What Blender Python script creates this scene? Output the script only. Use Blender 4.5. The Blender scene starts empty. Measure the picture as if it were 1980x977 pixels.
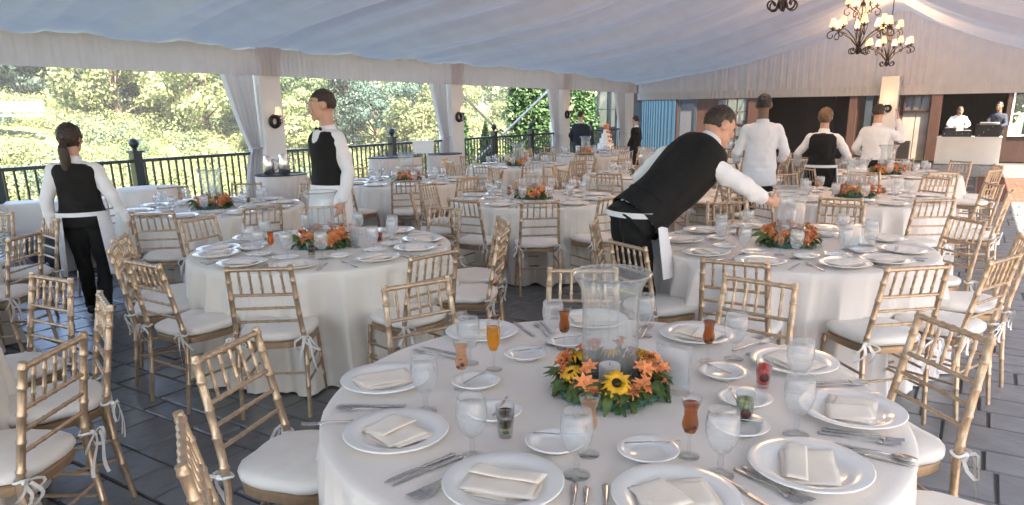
import bpy, math, random
from math import sin, cos, pi, radians, sqrt, atan2, hypot
from mathutils import Vector, Matrix
random.seed(7)
sc = bpy.context.scene
COL = sc.collection
# ------------------------------------------------------------------ camera
cam = bpy.data.cameras.new('camera'); camo = bpy.data.objects.new('camera', cam); COL.objects.link(camo)
F_PX, PITCH, ROLL, EYE = 1365.0, 0.265, -0.017, 1.679
cam.sensor_width = 36.0; cam.lens = 36.0 * F_PX / 1980.0; cam.shift_y = 100.0 / 1980.0
cam.clip_start = 0.05; cam.clip_end = 2000
fw = Vector((0, cos(PITCH), -sin(PITCH))); rt = Vector((1, 0, 0)); up = rt.cross(fw)
r_ = rt * cos(ROLL) + up * sin(ROLL); u_ = up * cos(ROLL) - rt * sin(ROLL)
m = Matrix.Identity(4)
for i in range(3):
    m[i][0] = r_[i]; m[i][1] = u_[i]; m[i][2] = -fw[i]
m.translation = (0, 0, EYE); camo.matrix_world = m
sc.camera = camo
# ------------------------------------------------------------------ tent frame: u runs along the railing, v across the tent
P1 = Vector((-4.17, 12.53)); LD = Vector((0.5447, 0.8386)); ND = Vector((0.8386, -0.5447)); ROT = atan2(ND.y, ND.x)
def W(u, v, z=0.0):
    p = P1 + LD * u + ND * v
    return Vector((p.x, p.y, z))
# ------------------------------------------------------------------ sky, sun, exposure
SUN_EL = radians(53); sdir2 = (ND * 0.93 - LD * 0.37).normalized()
sdir = Vector((sdir2.x * cos(SUN_EL), sdir2.y * cos(SUN_EL), sin(SUN_EL)))
w = bpy.data.worlds.new('World'); sc.world = w; w.use_nodes = True
nt = w.node_tree; bg = nt.nodes['Background']; sky = nt.nodes.new('ShaderNodeTexSky')
sky.sky_type = 'NISHITA'; sky.sun_disc = False; sky.sun_elevation = SUN_EL
sky.sun_rotation = atan2(sdir.x, sdir.y); sky.air_density = 0.7; sky.dust_density = 2.0; sky.ozone_density = 0.6
nt.links.new(sky.outputs[0], bg.inputs[0]); bg.inputs[1].default_value = 0.11
sl = bpy.data.lights.new('sun', 'SUN'); sl.energy = 5.0; sl.angle = radians(0.5); sl.color = (1.0, 0.85, 0.66)
so = bpy.data.objects.new('sun', sl); COL.objects.link(so); so.rotation_euler = sdir.to_track_quat('Z', 'Y').to_euler()
so.location = (0, 0, 60)
sc.view_settings.view_transform = 'Standard'; sc.view_settings.look = 'None'; sc.view_settings.gamma = 1
sc.view_settings.exposure = 3.38
cy = sc.cycles
cy.max_bounces = 10; cy.diffuse_bounces = 5; cy.glossy_bounces = 3; cy.transmission_bounces = 6; cy.transparent_max_bounces = 24
cy.use_denoising = True; cy.caustics_reflective = False; cy.caustics_refractive = False; cy.sample_clamp_indirect = 6
# ------------------------------------------------------------------ helpers: mesh building
class MB:
    def __init__(s): s.v = []; s.f = []; s.mi = []
    def add(s, vs, fs, mi=0):
        b = len(s.v); s.v += [tuple(p) for p in vs]; s.f += [tuple(i + b for i in f) for f in fs]; s.mi += [mi] * len(fs); return s
    def box(s, a, b, mi=0, M=None):
        x0, y0, z0 = a; x1, y1, z1 = b
        vs = [Vector(p) for p in ((x0,y0,z0),(x1,y0,z0),(x1,y1,z0),(x0,y1,z0),(x0,y0,z1),(x1,y0,z1),(x1,y1,z1),(x0,y1,z1))]
        if M: vs = [M @ p for p in vs]
        return s.add(vs, [(0,3,2,1),(4,5,6,7),(0,1,5,4),(1,2,6,5),(2,3,7,6),(3,0,4,7)], mi)
    def rings(s, rs, mi=0, close=True, c0=True, c1=True):
        n = len(rs[0]); vs = [p for r in rs for p in r]; fs = []
        for i in range(len(rs) - 1):
            for j in range(n if close else n - 1):
                k = (j + 1) % n
                fs.append((i*n+j, i*n+k, (i+1)*n+k, (i+1)*n+j))
        if c0 and close: fs.append(tuple(range(n - 1, -1, -1)))
        if c1 and close: fs.append(tuple((len(rs)-1)*n + j for j in range(n)))
        return s.add(vs, fs, mi)
    def tube(s, pts, rad, n=8, mi=0, caps=True):
        pts = [Vector(p) for p in pts]; N = len(pts)
        if not hasattr(rad, '__len__'): rad = [rad] * N
        rs = []; prev = None
        for i, p in enumerate(pts):
            t = (pts[min(i+1, N-1)] - pts[max(i-1, 0)])
            t = t.normalized() if t.length > 1e-9 else Vector((0,0,1))
            if prev is None:
                a = Vector((1,0,0)) if abs(t.x) < 0.8 else Vector((0,1,0))
                x = (a - t * a.dot(t)).normalized()
            else:
                x = prev - t * prev.dot(t)
                x = x.normalized() if x.length > 1e-6 else Vector((1,0,0))
            prev = x; y = t.cross(x)
            rs.append([p + (x * cos(2*pi*k/n) + y * sin(2*pi*k/n)) * rad[i] for k in range(n)])
        return s.rings(rs, mi, True, caps, caps)
    def lathe(s, prof, n=24, c=(0,0,0), mi=0, c0=False, c1=False):
        rs = [[(c[0] + r*cos(2*pi*k/n), c[1] + r*sin(2*pi*k/n), c[2] + z) for k in range(n)] for r, z in prof]
        return s.rings(rs, mi, True, c0, c1)
    def ell(s, c, r, n=12, k=8, mi=0, M=None):
        c = Vector(c); rs = []
        for i in range(k + 1):
            a = -pi/2 + pi * i / k; q = max(cos(a), 0.02)
            ring = [Vector((r[0]*q*cos(2*pi*j/n), r[1]*q*sin(2*pi*j/n), r[2]*sin(a))) for j in range(n)]
            if M: ring = [M @ p for p in ring]
            rs.append([c + p for p in ring])
        return s.rings(rs, mi)
    def cap(s, p0, p1, r0, r1, n=10):
        p0 = Vector(p0); p1 = Vector(p1); t = (p1 - p0); L = t.length; t = t / L if L > 1e-6 else Vector((0,0,1))
        pts = []; rad = []
        for a in (85, 60, 30): pts.append(p0 - t * r0 * sin(radians(a))); rad.append(r0 * cos(radians(a)))
        pts.append(p0); rad.append(r0); pts.append(p1); rad.append(r1)
        for a in (30, 60, 85): pts.append(p1 + t * r1 * sin(radians(a))); rad.append(r1 * cos(radians(a)))
        return s.tube(pts, rad, n)
    def mesh(s, name, mats, smooth=True):
        me = bpy.data.meshes.new(name); me.from_pydata(s.v, [], s.f)
        if not isinstance(mats, (list, tuple)): mats = [mats]
        for mt in mats: me.materials.append(mt)
        if len(mats) > 1: me.polygons.foreach_set('material_index', s.mi)
        if smooth:
            me.polygons.foreach_set('use_smooth', [True] * len(me.polygons))
            if smooth != 'all': me.set_sharp_from_angle(angle=radians(38))
        me.update(); return me
def part(name, mb, mats, parent=None, smooth=True, loc=None, rot=None):
    me = mb if isinstance(mb, bpy.types.Mesh) else mb.mesh(name, mats, smooth)
    o = bpy.data.objects.new(name, me); COL.objects.link(o)
    if parent is not None: o.parent = parent
    if loc is not None: o.location = loc
    if rot is not None: o.rotation_euler = rot
    return o
def tag(o, label, cat, group=None):
    o['label'] = label; o['category'] = cat
    if group: o['group'] = group
    return o
def thing(name, label, cat, loc=(0,0,0), rz=0.0, group=None):
    o = bpy.data.objects.new(name, None); COL.objects.link(o); o.empty_display_size = 0.1
    o.location = loc; o.rotation_euler = (0, 0, rz)
    return tag(o, label, cat, group)
KIDS = {}
def kids(o):
    return list(o.children)
def dup(root, loc, rz, label, group=None, scale=None):
    def rec(o, par):
        c = o.copy(); COL.objects.link(c)
        if par is not None: c.parent = par
        for ch in KIDS.setdefault(o.name, [q for q in o.children]): rec(ch, c)
        return c
    r = rec(root, None); r.location = loc; r.rotation_euler = (0, 0, rz); r['label'] = label
    if scale: r.scale = scale
    if group: r['group'] = group
    return r
class Proto:
    """first use moves the original, later uses copy it"""
    def __init__(s, root): s.root = root; s.used = False
    def put(s, loc, rz, label, group=None, scale=None):
        if not s.used:
            s.used = True; o = s.root; o.location = loc; o.rotation_euler = (0, 0, rz); o['label'] = label
            if group: o['group'] = group
            if scale: o.scale = scale
            return o
        return dup(s.root, loc, rz, label, group, scale)
def structure(name, mb, mats, smooth=False, **k):
    o = part(name, mb, mats, None, smooth, **k); o['kind'] = 'structure'; return o
# ------------------------------------------------------------------ materials
def mat(name, col, rough=0.5, metal=0.0, var=0.0, vscale=8.0, bump=0.0, bscale=60.0, spec=0.5, sheen=0.0, col2=None, rvar=0.0, emit=None, estr=0.0, stretch=None, objrand=0.0):
    M = bpy.data.materials.new(name); M.use_nodes = True; n = M.node_tree; b = n.nodes['Principled BSDF']
    b.inputs['Base Color'].default_value = (*col, 1); b.inputs['Roughness'].default_value = rough; b.inputs['Metallic'].default_value = metal
    b.inputs['Specular IOR Level'].default_value = spec
    if sheen: b.inputs['Sheen Weight'].default_value = sheen
    if emit: b.inputs['Emission Color'].default_value = (*emit, 1); b.inputs['Emission Strength'].default_value = estr
    tc = n.nodes.new('ShaderNodeTexCoord'); src = tc.outputs['Object']
    if stretch:
        mp = n.nodes.new('ShaderNodeMapping'); mp.inputs['Scale'].default_value = stretch; n.links.new(src, mp.inputs[0]); src = mp.outputs[0]
    if var or col2:
        nz = n.nodes.new('ShaderNodeTexNoise'); nz.inputs['Scale'].default_value = vscale; nz.inputs['Detail'].default_value = 4
        n.links.new(src, nz.inputs['Vector'])
        mx = n.nodes.new('ShaderNodeMixRGB'); c2 = col2 or tuple(max(0, c * (1 - var)) for c in col); c1 = col if col2 else tuple(min(1, c * (1 + var)) for c in col)
        mx.inputs[1].default_value = (*c1, 1); mx.inputs[2].default_value = (*c2, 1)
        rp = n.nodes.new('ShaderNodeMapRange'); rp.inputs[1].default_value = 0.35; rp.inputs[2].default_value = 0.65
        n.links.new(nz.outputs['Fac'], rp.inputs[0]); n.links.new(rp.outputs[0], mx.inputs[0]); out = mx.outputs[0]
        if objrand:
            oi = n.nodes.new('ShaderNodeObjectInfo'); hs = n.nodes.new('ShaderNodeHueSaturation'); mr = n.nodes.new('ShaderNodeMapRange')
            mr.inputs[3].default_value = 1 - objrand; mr.inputs[4].default_value = 1 + objrand
            n.links.new(oi.outputs['Random'], mr.inputs[0]); n.links.new(mr.outputs[0], hs.inputs['Value']); n.links.new(out, hs.inputs['Color']); out = hs.outputs[0]
        n.links.new(out, b.inputs['Base Color'])
        if rvar:
            r2 = n.nodes.new('ShaderNodeMapRange'); r2.inputs[3].default_value = max(0, rough - rvar); r2.inputs[4].default_value = rough + rvar
            n.links.new(nz.outputs['Fac'], r2.inputs[0]); n.links.new(r2.outputs[0], b.inputs['Roughness'])
    if bump:
        bn = n.nodes.new('ShaderNodeTexNoise'); bn.inputs['Scale'].default_value = bscale; bn.inputs['Detail'].default_value = 5
        n.links.new(src, bn.inputs['Vector'])
        bp = n.nodes.new('ShaderNodeBump'); bp.inputs['Strength'].default_value = bump; bp.inputs['Distance'].default_value = 0.02
        n.links.new(bn.outputs['Fac'], bp.inputs['Height']); n.links.new(bp.outputs[0], b.inputs['Normal'])
    return M
def fabric(name, col, trans=0.3, bump=0.1, bscale=30, stretch=None, var=0.04, tcol=None):
    M = mat(name, col, 0.85, var=var, vscale=3, bump=bump, bscale=bscale, spec=0.2, stretch=stretch); n = M.node_tree
    b = n.nodes['Principled BSDF']; out = n.nodes['Material Output']
    tr = n.nodes.new('ShaderNodeBsdfTranslucent'); tr.inputs[0].default_value = (*(tcol or col), 1); mx = n.nodes.new('ShaderNodeMixShader'); mx.inputs[0].default_value = trans
    n.links.new(b.outputs[0], mx.inputs[1]); n.links.new(tr.outputs[0], mx.inputs[2]); n.links.new(mx.outputs[0], out.inputs[0]); return M
def glassy(name, tint=(1,1,1), opac=0.0, milk=(0.9,0.92,0.95), ior=1.45, rough=0.02, refl=1.0):
    """thin glass: see-through with fresnel reflection; opac adds condensation / frost"""
    M = bpy.data.materials.new(name); M.use_nodes = True; n = M.node_tree; n.nodes.remove(n.nodes['Principled BSDF']); out = n.nodes['Material Output']
    tp = n.nodes.new('ShaderNodeBsdfTransparent'); tp.inputs[0].default_value = (*tint, 1)
    gl = n.nodes.new('ShaderNodeBsdfGlossy'); gl.inputs['Roughness'].default_value = rough
    lw = n.nodes.new('ShaderNodeLayerWeight'); lw.inputs[0].default_value = .5; pw = n.nodes.new('ShaderNodeMath'); pw.operation = 'POWER'; pw.inputs[1].default_value = 3.0; n.links.new(lw.outputs['Facing'], pw.inputs[0])
    f0 = ((ior - 1) / (ior + 1)) ** 2 * refl; mu = n.nodes.new('ShaderNodeMapRange'); mu.inputs[3].default_value = f0; mu.inputs[4].default_value = .85; n.links.new(pw.outputs[0], mu.inputs[0])
    base = tp.outputs[0]
    if opac:
        df = n.nodes.new('ShaderNodeBsdfDiffuse'); df.inputs[0].default_value = (*milk, 1)
        tl = n.nodes.new('ShaderNodeBsdfTranslucent'); tl.inputs[0].default_value = (*milk, 1)
        m0 = n.nodes.new('ShaderNodeMixShader'); m0.inputs[0].default_value = 0.5; n.links.new(df.outputs[0], m0.inputs[1]); n.links.new(tl.outputs[0], m0.inputs[2])
        tc = n.nodes.new('ShaderNodeTexCoord'); nz = n.nodes.new('ShaderNodeTexNoise'); nz.inputs['Scale'].default_value = 9; nz.inputs['Detail'].default_value = 1
        n.links.new(tc.outputs['Object'], nz.inputs['Vector'])
        mr = n.nodes.new('ShaderNodeMapRange'); mr.inputs[1].default_value = .3; mr.inputs[2].default_value = .7
        mr.inputs[3].default_value = opac * 0.85; mr.inputs[4].default_value = min(1, opac * 1.15); n.links.new(nz.outputs['Fac'], mr.inputs[0])
        m1 = n.nodes.new('ShaderNodeMixShader'); n.links.new(mr.outputs[0], m1.inputs[0]); n.links.new(base, m1.inputs[1]); n.links.new(m0.outputs[0], m1.inputs[2]); base = m1.outputs[0]
    m2 = n.nodes.new('ShaderNodeMixShader'); n.links.new(mu.outputs[0], m2.inputs[0]); n.links.new(base, m2.inputs[1]); n.links.new(gl.outputs[0], m2.inputs[2])
    n.links.new(m2.outputs[0], out.inputs[0]); return M
def leafmat(name, c1, c2, scale=0.6, trans=0.35):
    M = mat(name, c1, 0.55, col2=c2, vscale=scale, spec=0.3, objrand=0.25); n = M.node_tree; b = n.nodes['Principled BSDF']; out = n.nodes['Material Output']
    src = b.inputs['Base Color'].links[0].from_socket
    tr = n.nodes.new('ShaderNodeBsdfTranslucent'); n.links.new(src, tr.inputs[0]); mx = n.nodes.new('ShaderNodeMixShader'); mx.inputs[0].default_value = trans
    n.links.new(b.outputs[0], mx.inputs[1]); n.links.new(tr.outputs[0], mx.inputs[2]); n.links.new(mx.outputs[0], out.inputs[0]); return M
GOLD = mat('gold_paint', (0.49, 0.355, 0.235), 0.34, 0.55, var=0.12, vscale=40, bump=0.05, bscale=120, rvar=0.08, objrand=0.12)
GOLDF = mat('gold_paint_worn', (0.44, 0.30, 0.18), 0.42, 0.5, var=0.1, vscale=30)
IVORY = mat('ivory_cushion', (0.80, 0.745, 0.665), 0.8, var=0.03, vscale=10, bump=0.12, bscale=18, sheen=0.2)
RIBBON = mat('ivory_ribbon', (0.82, 0.80, 0.76), 0.6)
CLOTH = mat('ivory_tablecloth', (0.80, 0.745, 0.655), 0.75, var=0.025, vscale=4, bump=0.06, bscale=22, sheen=0.15)
CLOTHW = mat('white_tablecloth', (0.80, 0.735, 0.67), 0.75, var=0.02, vscale=4, bump=0.05, bscale=25, sheen=0.1)
NAPKIN = mat('cream_napkin', (0.86, 0.75, 0.62), 0.7, var=0.03, vscale=20, bump=0.08, bscale=60, sheen=0.3)
CHINA = mat('white_china', (0.85, 0.825, 0.78), 0.14, var=0.01, vscale=6, spec=0.5)
STEEL = mat('stainless_steel', (0.60, 0.58, 0.56), 0.2, 1.0, var=0.08, vscale=30)
GLASS = glassy('clear_glass', (0.97, 0.98, 0.98), ior=1.5)
GLASST = glassy('vase_glass', (0.96, 0.97, 0.97), 0.10, ior=1.6)
FROST = glassy('misted_glass', (0.975, 0.98, 0.98), 0.20, (0.9, 0.92, 0.94), ior=1.5, rough=0.05)
WATER = glassy('iced_water', (0.97, 0.975, 0.98), 0.10, (0.9, 0.93, 0.95), ior=1.33)
SLATE = mat('slate_stone', (0.14, 0.148, 0.16), 0.36, col2=(0.105, 0.11, 0.118), vscale=6, bump=0.25, bscale=14, rvar=0.1, spec=0.45, objrand=0.10)
for _k, _v in (('Coat Weight', 0.5), ('Coat Roughness', 0.27), ('Coat IOR', 1.55)): SLATE.node_tree.nodes['Principled BSDF'].inputs[_k].default_value = _v
GROUT = mat('slate_grout', (0.04, 0.04, 0.04), 0.6)
BRICK = mat('red_brick', (0.105, 0.033, 0.019), 0.8, col2=(0.075, 0.024, 0.014), vscale=5, bump=0.3, bscale=40, objrand=0.2)
TERR = mat('terrace_warm_bounce', (0.27, 0.17, 0.12), 0.9, col2=(0.21, 0.135, 0.10), vscale=2)
SAND = mat('brick_joint_sand', (0.28, 0.2, 0.14), 0.9)
PAINTW = mat('white_paint', (0.84, 0.825, 0.80), 0.45, var=0.02, vscale=2, bump=0.03, bscale=20)
LINER = fabric('tent_liner_fabric', (0.52, 0.53, 0.55), 0.024, 0.12, 6, (1, 0.15, 1), tcol=(0.38, 0.6, 1.0))  # white fabric; its shade and blue skylight are put into these colours
DRAPE = fabric('white_drape', (0.62, 0.61, 0.62), 0.15, 0.1, 20)
RAILM = mat('dark_teal_paint', (0.018, 0.028, 0.034), 0.3, var=0.2, vscale=15)
IRON = mat('black_iron', (0.015, 0.012, 0.010), 0.45, 0.3)
BLACKC = mat('black_cloth', (0.013, 0.0125, 0.012), 0.8, var=0.2, vscale=12, bump=0.25, bscale=14, spec=0.2)
NAVYC = mat('navy_suit', (0.02, 0.025, 0.04), 0.75, spec=0.2)
SHIRT = mat('white_shirt_cotton', (0.80, 0.79, 0.79), 0.75, var=0.03, vscale=6, bump=0.5, bscale=9)
SHIRTG = mat('white_coat_cotton', (0.72, 0.73, 0.76), 0.75, var=0.03, vscale=6, bump=0.5, bscale=8)
SKIN = mat('fair_skin', (0.60, 0.34, 0.24), 0.5, var=0.06, vscale=14)
SKIND = mat('brown_skin', (0.17, 0.095, 0.06), 0.5, var=0.06, vscale=14)
HAIRB = mat('dark_brown_hair', (0.035, 0.02, 0.013), 0.5, var=0.3, vscale=50, bump=0.5, bscale=70, stretch=(1, 1, 0.3))
HAIRR = mat('light_brown_hair', (0.16, 0.085, 0.04), 0.5, var=0.3, vscale=50, bump=0.5, bscale=70, stretch=(1, 1, 0.3))
HAIRK = mat('black_hair', (0.012, 0.010, 0.009), 0.5, bump=0.4, bscale=80)
SHOE = mat('black_leather', (0.012, 0.012, 0.012), 0.35)
EYEW = mat('eye_white', (0.75, 0.72, 0.68), 0.3)
LIPS = mat('lips', (0.5, 0.22, 0.18), 0.5)
SHADE = mat('lit_lamp_shade', (0.75, 0.55, 0.32), 0.7, emit=(1.0, 0.60, 0.27), estr=0.17)
SHADEO = mat('ivory_lamp_shade', (0.8, 0.72, 0.6), 0.7, emit=(1.0, 0.62, 0.32), estr=0.085)
WAX = mat('white_wax', (0.85, 0.82, 0.76), 0.5)
TEALP = mat('green_plastic_tray', (0.03, 0.12, 0.09), 0.4)
LEAFA = leafmat('wreath_leaf', (0.15, 0.20, 0.06), (0.05, 0.10, 0.03), 18, 0.2)
PETALY = mat('yellow_petal', (0.80, 0.42, 0.01), 0.5, var=0.12, vscale=60)
PETALO = mat('orange_petal', (0.75, 0.20, 0.06), 0.5, col2=(0.80, 0.36, 0.13), vscale=50)
DISC = mat('sunflower_disc', (0.035, 0.016, 0.008), 0.9, bump=0.8, bscale=400)
WOODR = mat('red_brown_wood', (0.045, 0.02, 0.014), 0.45, var=0.3, vscale=6, stretch=(6, 6, 0.5))
WOODD = mat('dark_wood', (0.035, 0.015, 0.010), 0.5, var=0.3, vscale=6, stretch=(6, 6, 0.5))
HOUSEB = mat('blue_grey_siding', (0.022, 0.032, 0.042), 0.5, var=0.1, vscale=3)
BEIGE = mat('beige_panel', (0.25, 0.21, 0.18), 0.7, var=0.15, vscale=3)
PANE = glassy('window_pane', (0.5, 0.55, 0.6), 0.28, (0.5, 0.53, 0.58), ior=1.9, rough=0.02, refl=2.0)  # milky grey layer stands in for light reflected in the panes
PANEL_ = mat('frosted_pane', (0.075, 0.08, 0.092), 0.2)
SKYREFL = fabric('sky_reflection_blue', (0.03, 0.075, 0.125), 0.3, 0.1, 20)
BLACKP = mat('black_plastic', (0.012, 0.012, 0.013), 0.35)
GREYP = mat('grey_plastic', (0.3, 0.3, 0.3), 0.4)
NAVYV = mat('navy_vinyl', (0.015, 0.022, 0.035), 0.4, bump=0.3, bscale=8)
POLE = mat('white_metal_pole', (0.75, 0.75, 0.76), 0.35)
BARK = mat('bark', (0.09, 0.065, 0.045), 0.9, var=0.3, vscale=5, bump=0.5, bscale=10)
GROUND = mat('grass_ground', (0.055, 0.08, 0.025), 0.95, col2=(0.09, 0.10, 0.04), vscale=0.3)
PALE = mat('pale_road', (0.22, 0.22, 0.23), 0.9, var=0.1, vscale=0.8)
ROOFM = mat('dark_shingle', (0.05, 0.05, 0.055), 0.8)
PAPER = mat('white_card', (0.8, 0.78, 0.76), 0.8)
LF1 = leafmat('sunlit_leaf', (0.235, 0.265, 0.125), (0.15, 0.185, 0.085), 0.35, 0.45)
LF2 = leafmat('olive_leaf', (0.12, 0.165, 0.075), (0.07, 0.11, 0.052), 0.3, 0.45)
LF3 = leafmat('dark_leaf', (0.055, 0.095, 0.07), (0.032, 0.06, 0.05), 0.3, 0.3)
LFC = leafmat('conifer_leaf', (0.045, 0.10, 0.03), (0.025, 0.06, 0.02), 2.5, 0.15)
def TE(name, label, cat, u, v, z=0.0, rz=0.0, group=None):
    return thing(name, label, cat, W(u, v, z), ROT + rz, group)
def smooth01(t): t = max(0, min(1, t)); return t*t*(3-2*t)
# ------------------------------------------------------------------ ground sheet: level round the deck, ravine and hill beyond the railing
def terr(u, v):
    d = -v
    if d < 1.2: return -0.16
    if d < 16: return -0.16 - 5.4 * smooth01((d - 1.2) / 14.8)
    if d < 50: return -5.56 + 7.2 * smooth01((d - 16) / 34) + 0.5 * sin(u * 0.21) * smooth01((d - 20) / 10)
    return 1.64 + 9.5 * smooth01((d - 50) / 90) + 0.5 * sin(u * 0.21) + 1.2 * sin(u * 0.05 + 1)
mb = MB(); us = [-120 + 6 * i for i in range(86)]
vs = [-400, -300, -220, -170] + [-140 + 4 * i for i in range(36)] + [1, 20, 60, 140, 400]
us = [-500, -250] + us + [500, 700]
mb.add([(v, u, terr(u, v)) for u in us for v in vs], [(i*len(vs)+j, i*len(vs)+j+1, (i+1)*len(vs)+j+1, (i+1)*len(vs)+j) for i in range(len(us)-1) for j in range(len(vs)-1)])
structure('ground', mb, GROUND, 'all', loc=W(0, 0), rot=(0, 0, ROT))
# deck: grout bed, slate pavers laid in running bond, brick patio at the right
floor = structure('floor', MB().box((-0.45, -17, -0.16), (13.4, 17.6, -0.010)), GROUT, loc=W(0, 0), rot=(0, 0, ROT))
def paver_mb(lx, ly, seed, M=None, mbx=None, n=3, amp=0.0022):
    rnd = random.Random(seed); mbx = mbx or MB(); g = 0.006; b = 0.006
    xs = [g + b + (lx - 2*g - 2*b) * i / n for i in range(n + 1)]; ys = [g + b + (ly - 2*g - 2*b) * j / n for j in range(n + 1)]
    top = [[Vector((x, y, rnd.uniform(-amp, amp))) for x in xs] for y in ys]
    vs = [p for r in top for p in r]; fs = [(j*(n+1)+i, j*(n+1)+i+1, (j+1)*(n+1)+i+1, (j+1)*(n+1)+i) for j in range(n) for i in range(n)]
    per = [(0, i) for i in range(n)] + [(j, n) for j in range(n)] + [(n, n - i) for i in range(n)] + [(n - j, 0) for j in range(n)]
    pi_ = [j*(n+1)+i for j, i in per]; base = len(vs)
    for j, i in per:
        p = top[j][i]; q = Vector(((p.x - lx/2) * (lx - 2*g) / (lx - 2*g - 2*b) + lx/2, (p.y - ly/2) * (ly - 2*g) / (ly - 2*g - 2*b) + ly/2, -0.011)); vs.append(q)
    for k in range(len(per)):
        k2 = (k + 1) % len(per); fs.append((pi_[k], base + k, base + k2, pi_[k2]))
    if M: vs = [M @ p for p in vs]
    return mbx.add(vs, fs)
camf = Vector((0, cos(PITCH), -sin(PITCH)))
def vis(p, marg=60):
    d = Vector((p.x, p.y, p.z - EYE)); zc = d.dot(fw)
    if zc < 0.3: return 0
    x = 990 + F_PX * d.dot(r_) / zc; y = 588.5 - F_PX * d.dot(u_) / zc
    return 1 / zc**3 if -marg < x < 1980 + marg and -marg < y < 977 + marg else 0
cells = []; u0 = -9.6; row = 0
while u0 < 16.6:
    hgt = random.choice((0.16, 0.24, 0.24, 0.32)); v0 = -0.42 - random.uniform(0, 0.4)
    while v0 < 12.9:
        ln = random.choice((0.24, 0.32, 0.32, 0.48))
        if v0 > -0.5 and not (6.8 < u0 < 12.3 and v0 + ln > 10.4):
            s = vis(W(u0 + hgt/2, v0 + ln/2))
            # wholly under a tablecloth or out of frame: skip
            if s: cells.append((s, u0, v0, hgt, ln))
        v0 += ln
    u0 += hgt; row += 1
cells.sort(reverse=True)
PV = {}; rest = MB()
for k, (s, u0, v0, hgt, ln) in enumerate(cells):
    tx, ty = random.gauss(0, 0.0009), random.gauss(0, 0.0009)
    if k < 295:
        key = (ln, hgt, k % 3)
        if key not in PV: PV[key] = paver_mb(ln, hgt, hash(key) % 1000).mesh('paver', SLATE)
        part('paver', PV[key], None, floor, loc=(v0, u0, random.uniform(-0.0015, 0.0015)), rot=(tx, ty, 0))
    else:
        paver_mb(ln, hgt, k, Matrix.Translation((v0, u0, random.uniform(-0.0015, 0.0015))) @ Matrix.Rotation(tx, 4, 'X') @ Matrix.Rotation(ty, 4, 'Y'), rest, 2)
o = part('paver_field', rest, SLATE, floor); o['kind'] = 'stuff'
patio = structure('patio', MB().box((10.4, 6.95, -0.012), (13.4, 12.45, -0.005)), SAND, loc=W(0, 0), rot=(0, 0, ROT))
mb = MB(); k = 0
uu = 7.0
while uu < 12.3:
    vv = 10.42 - (0.1 if k % 2 else 0)
    while vv < 13.3:
        a = max(vv, 10.42); mb.box((a + .004, uu + .004, -0.004), (vv + .196, uu + .092, 0.004 + random.uniform(0, .004))); vv += 0.2
    uu += 0.1; k += 1
o = part('paving_bricks', mb, BRICK, patio, False); o['kind'] = 'stuff'
structure('terrace', MB().box((13.42, -30, -.2), (40, 17.6, -.02)), TERR, loc=W(0, 0), rot=(0, 0, ROT))  # unseen ground, added and coloured to bounce warm light under the tent
part('edging_strip', MB().box((10.38, 12.33, -.004), (13.3, 12.5, .012)).box((10.38, 6.88, -0.004), (13.3, 6.97, 0.012)), BEIGE, patio, False)
# ------------------------------------------------------------------ railing bays
def railing(label, ua, ub, posts):
    t = TE('railing', label, 'railing', ua, 0, group='dark railings along the deck edge'); L = ub - ua
    part('top_rail', MB().box((-.045, 0, 1.065), (.045, L, 1.11)), RAILM, t, False)
    part('bottom_rail', MB().box((-.02, 0, .10), (.02, L, .15)), RAILM, t, False)
    bm_ = MB().box((-.012, -.012, .152), (.012, .012, 1.063)).mesh('baluster', RAILM, False)
    n = int(L / 0.125)
    for i in range(n + 1):
        y = 0.04 + (L - 0.08) * i / n
        if all(abs(ua + y - p) > 0.09 for p in posts): part('baluster', bm_, None, t, loc=(0, y, 0))
    pm = MB().box((-.065, -.065, 0), (.065, .065, 1.20)).box((-.085, -.085, 1.202), (.085, .085, 1.235)).mesh('post', RAILM, False)
    fm = MB().lathe([(.035, 0), (.03, .02), (.028, .035), (.05, .05), (.066, .08), (.07, .105), (.06, .14), (.035, .165), (.004, .175)], 14, c0=True).mesh('finial', RAILM, 'all')
    for p in posts:
        q = part('post', pm, None, t, loc=(0, p - ua, 0)); part('finial', fm, None, q, loc=(0, 0, 1.236))
railing('dark teal railing bay left of the first curtained pillar', -9.0, -0.22, [-8.0, -6.1, -4.22, -2.37])
railing('dark teal railing bay between the first and second pillars', 0.22, 4.98, [3.15])
railing('dark teal railing bay behind the crossed white braces', 5.42, 10.28, [6.95, 8.75])
railing('short dark teal railing bay beside the man in the suit', 10.72, 14.6, [12.4])
# ------------------------------------------------------------------ tent
PROF = [(0, 0.0), (1.3, 0.22), (2.67, 0.47), (4.2, 0.76), (5.63, 1.10), (7.2, 1.50), (8.08, 1.80), (9.0, 1.42), (11.0, 0.74), (12.6, 0.22)]
def zeave(u): return 2.74 - 0.2 * smooth01((u - 9) / 7)
def prof(v):
    for (a, za), (b, zb) in zip(PROF, PROF[1:]):
        if v <= b: return za + (zb - za) * (v - a) / (b - a)
    return PROF[-1][1]
def zl(u, v):
    s = abs(sin(pi * u / 5.2)); q = sin(pi * min(v, 8.08) / 8.08) if v < 8.08 else sin(pi * (v - 8.08) / 4.6)
    q = max(q, 0)
    fan = u + 0.25 * sin(v * 0.7 + u * 0.3)
    r = 0.024 * sin(2*pi*fan/0.62 + 1.3*sin(u*1.7)) + 0.009 * sin(2*pi*fan/0.23 + 2*sin(u*0.9)) + 0.055 * sin(2*pi*fan/1.75 + 0.6 + .8*sin(v*.5))
    return zeave(u) + prof(v) - 0.20 * s**0.8 * q + r * (0.25 + q) * 1.9
tent = TE('event_tent', 'white draped tent with pleated ceiling liner and gathered valances', 'tent', 0, 0)
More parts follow.
